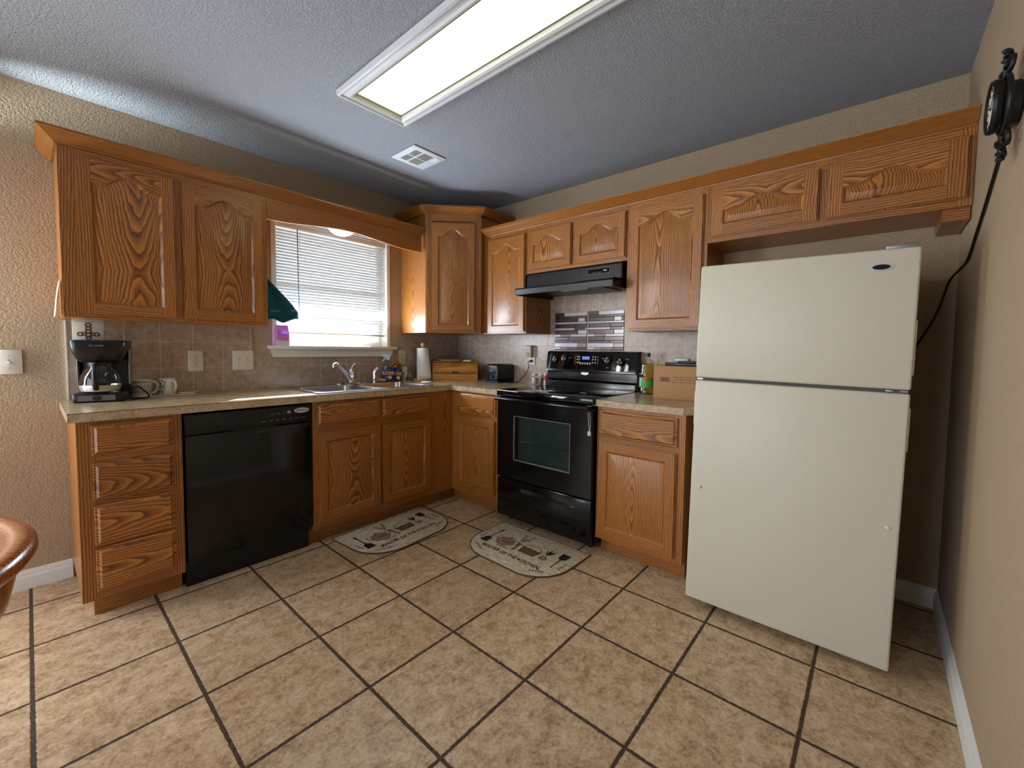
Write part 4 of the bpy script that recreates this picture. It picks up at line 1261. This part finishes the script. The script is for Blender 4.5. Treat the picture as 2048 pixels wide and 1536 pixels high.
MOS = [plain('mosaic_silver', srgb(206, 204, 210), .16, var=.05), plain('mosaic_grey_beige', srgb(150, 134, 126), .2, var=.08), plain('mosaic_brown', srgb(74, 54, 52), .25, var=.5), plain('mosaic_mauve', srgb(112, 86, 84), .2, var=.2), plain('mosaic_backing', srgb(60, 50, 48), .5)]
mosaic(-1.184, 'left of the two brown and silver mosaic panels behind the stove', 3)
mosaic(-1.492, 'right of the two brown and silver mosaic panels behind the stove', 3)

# ------------------------------------------------------------------ right worktop: oil bottle, carton, what lies on it
t = thing('oil_bottle', 'tall clear bottle of yellow cooking oil with a green label behind the carton', 'bottle', (-.125, -2.022, ZT))
b = MB(); b.lathe([(.046, 0), (.050, .005), (.050, .03), (.048, .035), (.048, .115), (.050, .12), (.050, .135), (.046, .15), (.049, .158), (.045, .17), (.048, .178), (.043, .192), (.046, .200), (.036, .222), (.018, .240), (.0155, .246), (.0155, .258)], n=28); b.build('bottle_body', CLEARPL, t)
b = MB(); b.lathe([(.044, .003), (.047, .008), (.046, .115), (.047, .135), (.043, .15), (.044, .19), (.041, .205)], n=28); b.build('oil', OIL, t)
b = MB(); b.lathe([(.0185, .248), (.0185, .272), (.017, .274)], n=20); b.build('cap', GREENCAP, t)
V, F = label_band(.050, .050, .045, .112, -PI * .95, PI * .3, .0008)
b = MB(); b.add(V, F); lb = b.build('label', GREENLAB, t)
b = MB(); V, F = label_band(.050, .050, .088, .108, -1.6, -.9, .0014); b.add(V, F); b.build('label_logo', plain('oil_label_red', srgb(200, 70, 50), .4), lb)
b = MB(); V, F = label_band(.050, .050, .052, .110, -2.35, -1.95, .0014); b.add(V, F); b.build('label_panel', plain('oil_label_pale', srgb(176, 206, 196), .4), lb)

t = thing('cardboard_box', 'closed brown cardboard carton on the worktop beside the fridge', 'box', (-.330, -2.150, ZT), RQ)
b = MB(); b.rbox(0, .330, 0, .26, 0, .200, .003); cb = b.build('carton', CARD, t)
b = MB(); b.box(0.002, .328, .128, .132, .1999, .2006); b.build('top_seam', CARDINK, t, smooth=False)
b = MB()
rn = random.Random(5)
x = .042
while x < .098:
    w0 = rn.choice([.0012, .002, .003]); b.box(x, x + w0, -.0006, 0, .105, .132); x += w0 + rn.choice([.0015, .0022])
for row, (x0, x1, zz) in enumerate(((.118, .25, .132), (.128, .26, .118), (.112, .27, .103))):
    x = x0
    while x < x1:
        w0 = rn.uniform(.004, .009); b.box(x, x + w0, -.0006, 0, zz, zz + rn.choice([.003, .0045])); x += w0 + rn.choice([.002, .002, .008])
b.build('printed_marks', CARDINK, cb, smooth=False)
o = MB().rbox(-.10, .13, -.09, .09, 0, .018, .004).rbox(-.03, .12, -.07, .07, .018, .028, .003).build('black_binder', BLACKM)
o.location = (-.215, -2.310, ZT + .2005); o.rotation_euler = (0, 0, RQ - .05)
tag(o, 'black flat case lying on top of the carton', 'case')
o = MB().rbox(-.04, .04, -.03, .03, 0, .012, .003).build('white_pack', PAPER)
o.location = (-.19, -2.275, ZT + .2290); o.rotation_euler = (0, 0, RQ)
tag(o, 'small white packet on the black case on the carton', 'packet')

# ------------------------------------------------------------------ coffee corner
t = thing('coffee_maker', 'black drip coffee maker with a glass carafe at the left end of the worktop', 'coffee maker', (-2.585, -.165, ZT), math.radians(-16))
b = MB()
b.rbox(-.098, .098, -.085, .115, 0, .048, .012, 3)
b.rbox(-.098, .098, .055, .115, .02, .29, .014, 3)
bd_ = b.build('maker_body', BLACKM, t)
b = MB()
def rr(w0, y0, y1, z, r=.03): return [(x, y, z) for x, y in rrect(-w0, w0, y0, y1, r, 6)]
b.loft([rr(.070, -.055, .112, .200), rr(.085, -.075, .114, .218), rr(.100, -.092, .116, .268), rr(.104, -.096, .118, .305), rr(.100, -.092, .116, .312)]); b.build('brew_head', BLACKM, t, ang=50)
b = MB(); b.box(-.075, .062, -.0868, -.084, .010, .036); pn = b.build('front_plate', plain('brushed_front_plate', srgb(120, 122, 124), .35, metal=.7), t, smooth=False)
b = MB(); b.lathe([(.001, -.0885), (.018, -.0885), (.018, -.0868), (.001, -.0868)], (-.005, 0, .023), 'y', 20, sy=.7); b.build('power_switch', BLACKR, pn)
b = MB(); b.text('MR. COFFEE', .010, Matrix.Translation((0, -.0965, .284)) @ Matrix.Rotation(PI / 2 + .1, 4, 'X')); b.build('lettering', GREYMARK, t)
b = MB(); b.lathe([(.060, .050), (.072, .056), (.078, .085), (.074, .125), (.060, .158), (.045, .176), (.043, .190)], (-.004, -.020, 0), n=32, cap=False); ca = b.build('carafe', CLEAR, t)
b = MB(); b.lathe([(.0735, .056), (.0795, .082), (.0795, .086)], (-.004, -.020, 0), n=32, cap=False); b.build('carafe_band', plain('carafe_band_steel', srgb(186, 184, 176), .3, metal=.7), ca)
b = MB(); b.lathe([(.046, .182), (.046, .200), (.03, .204)], (-.004, -.020, 0), n=28); b.build('carafe_lid', BLACKR, ca)
b = MB(); b.tube(smooth_path([(-.004, -.070, .190), (-.004, -.105, .182), (-.004, -.122, .155), (-.004, -.120, .10), (-.004, -.104, .068)]), .0115, 10); b.build('carafe_handle', BLACKR, ca)
b = MB()
for sx_ in (-1, 1): b.rbox(sx_ * .099 - .003, sx_ * .099 + .003, .03, .112, .08, .27, .0025)
b.build('side_gauge', plain('grey_gauge', srgb(120, 124, 124), .25), t)
t = thing('power_cord', 'black looped coffee maker cord in front of the patterned mug', 'cord', (-2.470, -.10, ZT))
b = MB(); b.tube(smooth_path([(-.006, -.055, .02), (.0, -.055, .055), (.018, -.075, .068), (.042, -.092, .045), (.060, -.102, .018), (.050, -.108, .005), (.020, -.10, .0045), (-.004, -.095, .0045), (-.010, -.10, .0045)]), .0042, 8); b.build('cable', BLACKR, t)

def mug(loc, rz, label, bands, handle_ang):
    t = thing('mug', label, 'mug', loc, rz)
    b = MB(); b.lathe([(.036, 0), (.040, .003), (.041, .05), (.042, .094), (.0405, .096), (.039, .094), (.037, .01), (.001, .008)], n=32, cap=False)
    b.build('cup', CERAMIC, t)
    hp = [(.038, 0, .080), (.056, 0, .082), (.068, 0, .066), (.066, 0, .040), (.052, 0, .022), (.038, 0, .020)]
    b = MB(); b.tube(smooth_path(hp), .0062, 10, M=Matrix.Rotation(handle_ang, 4, 'Z')); b.build('handle', CERAMIC, t)
    return t
t = mug((-2.418, -.060, ZT), 0, 'white mug with a black medallion pattern next to the coffee maker', None, math.radians(-15))
b = MB()
def patch(a0, a1, z0, z1, r=.0424, n=10):
    V = []; F = []
    for k, z in enumerate((z0, z1)):
        rr_ = r if k else r - .0004
        V += [(rr_ * math.sin(a0 + (a1 - a0) * i / n), -rr_ * math.cos(a0 + (a1 - a0) * i / n), z) for i in range(n + 1)]
    for i in range(n): F.append((i, i + 1, n + 2 + i, n + 1 + i))
    return V, F
for z in (.086, .079): b.add(*patch(-2.2, .85, z, z + .0025))
for k in range(14):
    a = -2.1 + k * .215; b.add(*patch(a, a + .11, .0818, .0850, n=2))
for k in range(7):
    for row, z in enumerate((.058, .030)):
        a = -1.95 + k * .42 + row * .2
        for q2 in range(8):
            th = q2 * PI / 4
            aa = a + .15 * math.cos(th); zz = z + .011 * math.sin(th)
            b.add(*patch(aa - .035, aa + .035, zz - .0022, zz + .0022, n=2))
        b.add(*patch(a - .05, a + .05, z - .003, z + .003, n=2))
b.build('pattern', DARKPRINT, t, smooth=False)
t = mug((-2.312, -.072, ZT + .002), 0, 'white mug with a dark green leafy picture, on a napkin', None, math.radians(-62))
b = MB()
rn = random.Random(11)
for k in range(40):
    a = rn.uniform(-1.5, -.35); z = rn.uniform(.012, .080); s_ = rn.uniform(.05, .14)
    b.add(*patch(a, a + s_, z, z + rn.uniform(.005, .014), r=.0422 + .0004 * rn.random(), n=3))
b.build('leaf_picture', LEAF, t, smooth=False)
o = MB().rbox(-.105, .105, -.045, .045, 0, .0018, .0008, 1).build('paper_napkin', PAPER)
o.location = (-2.285, -.067, ZT); o.rotation_euler = (0, 0, .05)
tag(o, 'flat white paper napkin under the green picture mug', 'napkin')
o = MB().rbox(-.035, .035, -.016, .016, 0, .011, .003).tube([(.033, 0, .006), (.055, .003, .010)], .003, 8).build('spoon_rest', CERAMIC)
o.location = (-2.215, -.050, ZT + .002); o.rotation_euler = (0, 0, .12)
tag(o, 'small white flat rest right of the green picture mug', 'spoon rest')

t = thing('cross_plaque', 'white square tile card with a brown ornate cross behind the coffee maker', 'plaque', (-2.625, -.088, ZT + .3125), math.radians(-4))
b = MB(); b.rbox(-.058, .058, -.003, .003, 0, .108, .002); b.build('card', plain('plaque_linen', srgb(206, 200, 188), .8), t)
b = MB()
for cx_, cz_, r_ in ((0, .078, .013), (0, .060, .012), (0, .044, .013), (0, .026, .014), (-.030, .030, .012), (.030, .030, .012), (-.016, .031, .010), (.016, .031, .010), (0, .012, .012)):
    b.lathe([(r_ * .45, -.0042), (r_, -.0042), (r_, -.003), (r_ * .45, -.003)], (cx_, 0, cz_), 'y', 14, cap=False)
b.build('cross_print', ORNATE, t)
b = MB(); b.box(-.05, .05, -.0042, -.003, .094, .0965); b.build('caption_line', GREYMARK, t, smooth=False)

o = MB()
V = []; F = []
for j in range(9):
    f_ = j / 8
    for i in range(4):
        V.append((-.006 - .010 * math.sin(f_ * 2.6) - .014 * f_ ** 3, -.10 + .05 * i, -.17 * f_))
for j in range(8):
    for i in range(3): F.append((j * 4 + i, j * 4 + i + 1, j * 4 + 5 + i, j * 4 + 4 + i))
o.add(V, F)
o = o.build('hanging_paper', PAPER); o.location = (-2.7205, -.19, 1.53)
o.modifiers.new('thickness', 'SOLIDIFY').thickness = .0015
tag(o, 'strip of white paper hanging on the left side of the wall cabinet', 'paper')

# ------------------------------------------------------------------ towel on the cabinet side, pouch on the sill, dome lamp
t = thing('dish_towel', 'dark teal dish towel hanging beside the window from the wall cabinet', 'towel', (-1.848, -.20, 1.73))
V = []; F = []
NU, NV = 16, 20
for j in range(NV + 1):
    f_ = j / NV
    for i in range(NU + 1):
        g_ = i / NU
        wd = .02 + .205 * min(1, f_ * 1.25) ** .9
        x = .006 + g_ * wd * .90
        y = .05 - .10 * g_ * f_ + .018 * math.sin(g_ * 11 + f_ * 2) * (.3 + f_)
        z = -.355 * f_ - .02 * math.sin(g_ * PI) * (1 - f_) + .05 * g_ * f_ * math.sin(f_ * 2.2) - .03 * g_
        if f_ > .9: z += .028 * abs(math.sin(g_ * 5.2))
        V.append((x, y, z))
for j in range(NV):
    for i in range(NU): F.append((j * (NU + 1) + i, j * (NU + 1) + i + 1, (j + 1) * (NU + 1) + i + 1, (j + 1) * (NU + 1) + i))
b = MB(); b.add(V, F); tw = b.build('cloth', TEAL, t, ang=180)
md = tw.modifiers.new('thickness', 'SOLIDIFY'); md.thickness = .010; md.offset = 0
b = MB()
Vb = []; Fb = []
for i in range(NU + 1):
    for j_ in (15, 16):
        p = V[j_ * (NU + 1) + i]; Vb.append((p[0], p[1] - .0058, p[2] - (0 if j_ == 15 else -.010)))
for i in range(NU): Fb.append((2 * i, 2 * i + 2, 2 * i + 3, 2 * i + 1))
b.add(Vb, Fb); b.build('woven_band', TEALB, t)
b = MB(); b.rbox(-.0058, .004, .04, .06, -.01, .012, .002); b.tube([(.003, .05, .0), (.016, .05, -.006), (.02, .05, .006)], .0025, 8); b.build('hook', CHROME, t)

t = thing('cleaner_pouch', 'pink and white cleaner pack standing on the window sill by the towel', 'pack', (-1.662, -.020, WZ0))
b = MB(); b.loft([rr(.044, -.018, .018, 0, .008), rr(.046, -.02, .02, .01, .008), rr(.044, -.016, .016, .11, .008), rr(.040, -.004, .004, .142, .003)]); b.build('pack_body', PINK, t, ang=60)
b = MB(); b.prism([(-.042, .0), (.042, .0), (.042, .032), (-.042, .036)], 'y', -.0215, -.0195); b.build('lower_panel', PAPER, t, smooth=False)
b = MB(); b.text('Fabuloso', .022, Matrix.Translation((0, -.0215, .088)) @ Matrix.Rotation(PI / 2, 4, 'X'), xscale=.85); b.build('lettering', PURP, t)

b = MB(); b.box(-1.850, -.682, -.300, -.003, 2.118 + .03, 2.165, grain='x'); sof = tag(b.build('soffit_board', OAK, smooth=False), 'oak board spanning behind the valance above the window', 'board')
t = thing('dome_light', 'frosted glass dome lamp hanging behind the valance above the window', 'lamp', (-1.292, -.165, 2.148))
b = MB(); b.lathe([(.085, 0), (.09, -.012), (.085, -.016)], n=32); b.build('lamp_base', BADGE, t)
b = MB(); b.lathe([(.001, -.104), (.035, -.101), (.065, -.088), (.09, -.066), (.105, -.036), (.108, -.016)], n=36, cap=False); b.build('glass_dome', plain('frosted_white_glass', srgb(222, 226, 230), .35, var=.12), t)

# ------------------------------------------------------------------ ceiling: light fixture and vent
t = thing('ceiling_light', 'long rectangular fluorescent ceiling light with white moulded frame', 'ceiling light', (-1.596, -1.800, ZC))
LX, LY = .1325, .630
def framepiece(b, LX, LY):
    prof = [(0, -.002), (0, -.012), (.010, -.030), (.022, -.034), (.030, -.026), (.044, -.022), (.054, -.030), (.064, -.028), (.066, -.002)]
    pts = [(-LX, -LY), (LX, -LY), (LX, LY), (-LX, LY)]
    loops = []
    for (x, y) in pts:
        sx, sy = (1 if x > 0 else -1), (1 if y > 0 else -1)
        loops.append([(x + sx * a, y + sy * a, z) for a, z in prof])
    b.loft(loops, False, False, closed=True)
b = MB(); framepiece(b, LX, LY); b.build('frame', plain('fixture_white', srgb(206, 208, 212), .45, var=.02), t, ang=25)
b = MB(); b.box(-LX + .001, LX - .001, -LY + .001, LY - .001, -.014, -.011); b.build('diffuser', LENS, t, smooth=False)
b = MB()
b.box(-LX, LX, -LY, LY, .100, .104)
for x0, x1, y0, y1 in ((-LX, -LX + .003, -LY, LY), (LX - .003, LX, -LY, LY), (-LX, LX, -LY, -LY + .003), (-LX, LX, LY - .003, LY)): b.box(x0, x1, y0, y1, -.010, .100)
b.build('housing', WHITE, t, smooth=False)
for x in (-.045, .045):
    b = MB(); b.tube([(x, -LY + .07, .055), (x, LY - .07, .055)], .013, 12); b.build('tube', TUBE, t)
b = MB(); b.box(-LX + .004, LX - .004, -LY + .004, -LY + .007, -.020, -.014); b.box(-LX + .002, -LX + .005, -LY, LY, -.018, -.014); b.box(LX - .005, LX - .002, -LY, LY, -.018, -.014); b.box(-LX, LX, LY - .007, LY - .004, -.018, -.014); b.build('diffuser_edge', GASKET, t, smooth=False)

t = thing('ceiling_vent', 'white square louvred air vent in the ceiling near the corner', 'vent', (-1.083, -.812, ZC))
b = MB(); b.rbox(-.128, .128, -.128, .128, -.010, -.001, .003); b.build('vent_plate', plain('vent_white', srgb(214, 222, 230), .45, var=.02), t)
def louv(x0, x1, y0, y1, n, along):
    bb = MB(); bb.box(x0, x1, y0, y1, -.0108, -.0095); ba = bb.build('vent_opening', SLOT, t, smooth=False)
    bb = MB()
    for k in range(n):
        f_ = (k + .5) / n
        if along == 'x':
            y = y0 + (y1 - y0) * f_; bb.box(x0, x1, y - .0012, y + .0012, -.0135, -.0105)
        else:
            x = x0 + (x1 - x0) * f_; bb.box(x - .0012, x + .0012, y0, y1, -.0135, -.0105)
    bb.build('louvres', PLATE, ba, smooth=False)
louv(-.02, .055, -.085, .0, 9, 'x'); louv(-.02, .055, .012, .09, 9, 'x')
louv(-.085, -.035, -.085, -.008, 4, 'y'); louv(-.085, -.035, .008, .085, 4, 'y')
b = MB(); b.rbox(.072, .115, -.10, -.03, -.013, -.010, .001); b.build('damper_tab', WHITE, t)

# ------------------------------------------------------------------ wall clock and its cord on the right wall
t = thing('wall_clock', 'black wrought-iron wall clock with scrollwork high on the right wall', 'clock', (-1.05, TY, 1.915), PI)
t.scale = (.66, 1, .66)
b = MB(); b.lathe([(.075, -.001), (.085, -.006), (.088, -.036), (.102, -.042), (.106, -.052), (.102, -.060), (.094, -.058), (.092, -.043)], (0, 0, 0), 'y', 40); b.build('case', IRON, t)
b = MB(); b.lathe([(.001, -.0535), (.092, -.0535), (.092, -.0525), (.001, -.0525)], (0, 0, 0), 'y', 36); dl = b.build('dial', DIALW, t)
b = MB()
for k in range(12):
    a = k * PI / 6
    b.box(-.0025, .0025, -.0550, -.0535, .066, .082, M=Matrix.Rotation(a, 4, 'Y'))
b.box(-.003, .003, -.0565, -.0555, -.01, .060, M=Matrix.Rotation(.9, 4, 'Y')); b.box(-.0035, .0035, -.0575, -.0565, -.01, .042, M=Matrix.Rotation(-1.3, 4, 'Y'))
b.build('hands_and_marks', IRON, dl)
b = MB(); b.tube([(.115 * math.cos(2 * PI * i / 40), -.030, .115 * math.sin(2 * PI * i / 40)) for i in range(40)], .006, 8, closed=True); b.build('outer_ring', IRON, t)
def scroll(cx, cz, r0, turns, sgn, flip):
    P = []
    for i in range(30):
        f_ = i / 29
        a = flip + sgn * turns * 2 * PI * f_
        r = r0 * (1 - .8 * f_)
        P.append((cx + r * math.cos(a), -.030 + .006 * math.sin(f_ * 6), cz + r * math.sin(a)))
    return P
for sg in (-1, 1):
    b = MB()
    for sx_ in (-1, 1):
        b.tube(scroll(sx_ * .040, sg * .150, .036, 1.4, sx_ * sg, -sg * PI / 2), .0055, 8)
        b.tube(scroll(sx_ * .018, sg * .195, .022, 1.2, -sx_ * sg, -sg * PI / 2), .0050, 8)
    b.tube([(-.03, -.03, sg * .115), (0, -.032, sg * .17), (0, -.032, sg * .215)], .005, 8)
    b.sphere((0, -.032, sg * .220), .010)
    b.build('scrollwork', IRON, t)
cp_ = [(-1.03, TY + .02, 1.865), (-.96, TY + .008, 1.885), (-.92, TY + .006, 1.875), (-.80, TY + .006, 1.815), (-.66, TY + .006, 1.745), (-.50, TY + .006, 1.675), (-.34, TY + .006, 1.612), (-.16, TY + .008, 1.60), (-.03, TY + .03, 1.56), (-.018, -3.385, 1.43), (-.018, -3.33, 1.29), (-.018, -3.20, 1.05), (-.018, -3.10, .80)]
b = MB(); b.tube([(p[0] + 1.03, p[1] - TY, p[2] - 1.86) for p in smooth_path(cp_, 8)], .0048, 8); o = b.build('power_cord', BLACKR)
o.location = (-1.03, TY, 1.86)
tag(o, 'long black cord running down the right wall from the clock to behind the fridge', 'cord')

# ------------------------------------------------------------------ floor mats
def floor_mat(loc, rz, label):
    t = thing('kitchen_mat', label, 'mat', loc, rz, 'matching kitchen mats')
    L_, D_, rc_ = .700, .450, .22
    P = [(-L_ / 2, 0)]
    for cx, a0 in ((-L_ / 2 + rc_, PI), (L_ / 2 - rc_, 1.5 * PI)):
        for i in range(13):
            a = a0 + (PI / 2) * i / 12
            P.append((cx + rc_ * math.cos(a), -D_ + rc_ + rc_ * math.sin(a)))
    P.append((L_ / 2, 0))
    b = MB(); b.loft([[(x, y, 0) for x, y in P], [(x, y, .005) for x, y in P], [(x * .99, y * .985 - .003, .0065) for x, y in P]]); b.build('mat_cloth', MAT, t, ang=60)
    b = MB(); b.tube([(x, y, .004) for x, y in P], .0042, 8, closed=True); b.build('bound_edge', MATBIND, t)
    zt = .0068
    pm = MB()
    def fl(poly, mi=0, dz=0.0): pm.add([(x / 100, y / 100, zt + dz) for x, y in poly], [tuple(range(len(poly)))], mi)
    def ln(pts, wd, mi=0, dz=0.0):
        for (x0, y0), (x1, y1) in zip(pts[:-1], pts[1:]):
            d = Vector((x1 - x0, y1 - y0)); n_ = Vector((-d.y, d.x)).normalized() * wd / 2; e = d.normalized() * wd * .3
            fl([(x0 - n_.x - e.x, y0 - n_.y - e.y), (x1 - n_.x + e.x, y1 - n_.y + e.y), (x1 + n_.x + e.x, y1 + n_.y + e.y), (x0 + n_.x - e.x, y0 + n_.y - e.y)], mi, dz)
    def ell(cx, cy, rx, ry, n=20, a0=0, a1=2 * PI): return [(cx + rx * math.cos(a0 + (a1 - a0) * i / n), cy + ry * math.sin(a0 + (a1 - a0) * i / n)) for i in range(n + 1)]
    def leafs(x0, y0, x1, y1, n, s_, mi=0):
        ln([(x0, y0), (x1, y1)], .35, mi)
        d = Vector((x1 - x0, y1 - y0)); u_ = d.normalized(); n_ = Vector((-u_.y, u_.x))
        for k in range(n):
            p = Vector((x0, y0)) + d * (k + .6) / n
            for sg in (-1, 1):
                q0 = p; q1 = p + (n_ * sg + u_ * .7) * s_
                m1 = (q0 + q1) / 2 + u_ * s_ * .28; m2 = (q0 + q1) / 2 - u_ * s_ * .28
                fl([tuple(q0), tuple(m2), tuple(q1), tuple(m1)], mi, .0001 * (k % 3))
    # turner at the left
    fl([(-29, -30), (-23, -30), (-23.5, -24.5), (-25, -23), (-27, -23), (-28.5, -24.5)]); ln([(-26, -23), (-26, -13)], .9); ln([(-26, -13), (-26, -10)], 1.5)
    # stew pot
    fl(ell(-14, -22, 6.2, 5.0), 2); ln(ell(-14, -22, 6.2, 5.0), .45, 0, .0002); ln([(-20, -19), (-8, -19)], .45, 0, .0003); ln(ell(-14, -18.6, 5.5, 2.6, 14, 0, PI), .45, 0, .0003)
    fl(ell(-14, -15.6, 1.1, .8)); ln([(-20.2, -17), (-22, -17), (-22, -21), (-20.5, -22)], .5, 0, .0003); ln([(-7.8, -17), (-6, -17), (-6, -21), (-7.6, -22)], .5, 0, .0003)
    for k in range(3): ln([(-16.5 + k * 2.4, -21), (-15.5 + k * 2.4, -23), (-14.8 + k * 2.4, -21)], .5, 0, .0003)
    # sprigs over and under the pot
    leafs(-6, -16, -9, -6, 5, 1.7); leafs(-5.5, -15, -2.5, -5, 5, 1.7); leafs(-16, -28.5, -7, -28, 5, 1.2)
    # carrot
    fl([(-6, -17), (-4, -17.5), (-3, -27.5), (-3.6, -28)], 1, .0002); ln([(-6, -17), (-4, -17.5), (-3, -27.5), (-3.6, -28), (-6, -17)], .35, 0, .0003)
    # basket
    fl([(-1.5, -19), (12.5, -19), (11.3, -25.5), (-.3, -25.5)], 1)
    for k in range(9): ln([(-.6 + k * 1.5, -19), (-.2 + k * 1.4, -25.5)], .38, 0, .0002)
    ln([(-1.5, -19), (12.5, -19)], .6, 0, .0003); ln([(-.3, -25.5), (11.3, -25.5)], .5, 0, .0003); ln(ell(5.5, -19, 6.2, 4.6, 16, 0, PI), .45, 0, .0003)
    # onion with leaves
    fl(ell(16.5, -22.5, 2.4, 2.2), 2); ln(ell(16.5, -22.5, 2.4, 2.2), .4, 0, .0003)
    for dx, dy in ((-3.2, 8), (0, 9.5), (3.2, 8)):
        fl([(16 , -19.5), (16 + dx * .4 - .9, -19.5 + dy * .55), (16 + dx, -19.5 + dy), (16 + dx * .6 + .9, -19.5 + dy * .5)], 0, .0002)
    # slotted turner at the right, head up
    fl([(22.5, -10), (28.5, -10), (28, -16), (26.3, -17.5), (24.6, -17.5), (23, -16)]); ln([(25.5, -17), (26, -28)], .8)
    # corner sprigs and lettering
    leafs(-31.5, -19.5, -30.5, -27.5, 4, 1.3); leafs(-27.5, -35, -19, -38.5, 5, 1.2); leafs(31.2, -19, 30.5, -27, 4, 1.2); leafs(27, -34.5, 19, -38, 5, 1.2)
    pm.text('MASTER OF THE KITCHEN', .041, Matrix.Translation((.0, -.335, zt + .0002)), 0, 0.0001, .92, .0011)
    pm.build('woven_print', [MATBLACK, MATBROWN, MATPINK], t, smooth=False)
    return t
floor_mat((-1.250, -.577, .001), math.radians(4.0), 'beige printed half-round kitchen mat lying in front of the sink cabinet')
floor_mat((-.668, -1.588, .001), math.radians(-91.0), 'beige printed half-round kitchen mat lying in front of the stove')

# ------------------------------------------------------------------ round wooden table at the left edge
t = thing('round_table', 'round polished wooden pedestal table with rolled rim at the left edge', 'table', (-3.333, -1.54, 0))
b = MB(); b.lathe([(.001, .722), (.30, .726), (.445, .730), (.458, .736), (.470, .742), (.488, .740), (.500, .728), (.502, .712), (.494, .698), (.478, .690), (.30, .688), (.001, .688)], n=96, cap=False, grain='x'); b.build('tabletop', TABLEWOOD, t, ang=60)
b = MB(); b.lathe([(.470, .690), (.462, .64), (.448, .58), (.425, .535), (.385, .505), (.30, .490), (.10, .48), (.09, .30), (.12, .18), (.16, .12)], n=72, cap=False, grain='x'); b.build('drum_apron', TABLEWOOD, t, ang=60)
for k in range(4):
    a = PI / 4 + k * PI / 2
    b = MB(); b.tube([(.09 * math.cos(a), .09 * math.sin(a), .20), (.25 * math.cos(a), .25 * math.sin(a), .13), (.36 * math.cos(a), .36 * math.sin(a), .030)], [.04, .035, .030], 12); b.build('leg', TABLEWOOD, t)
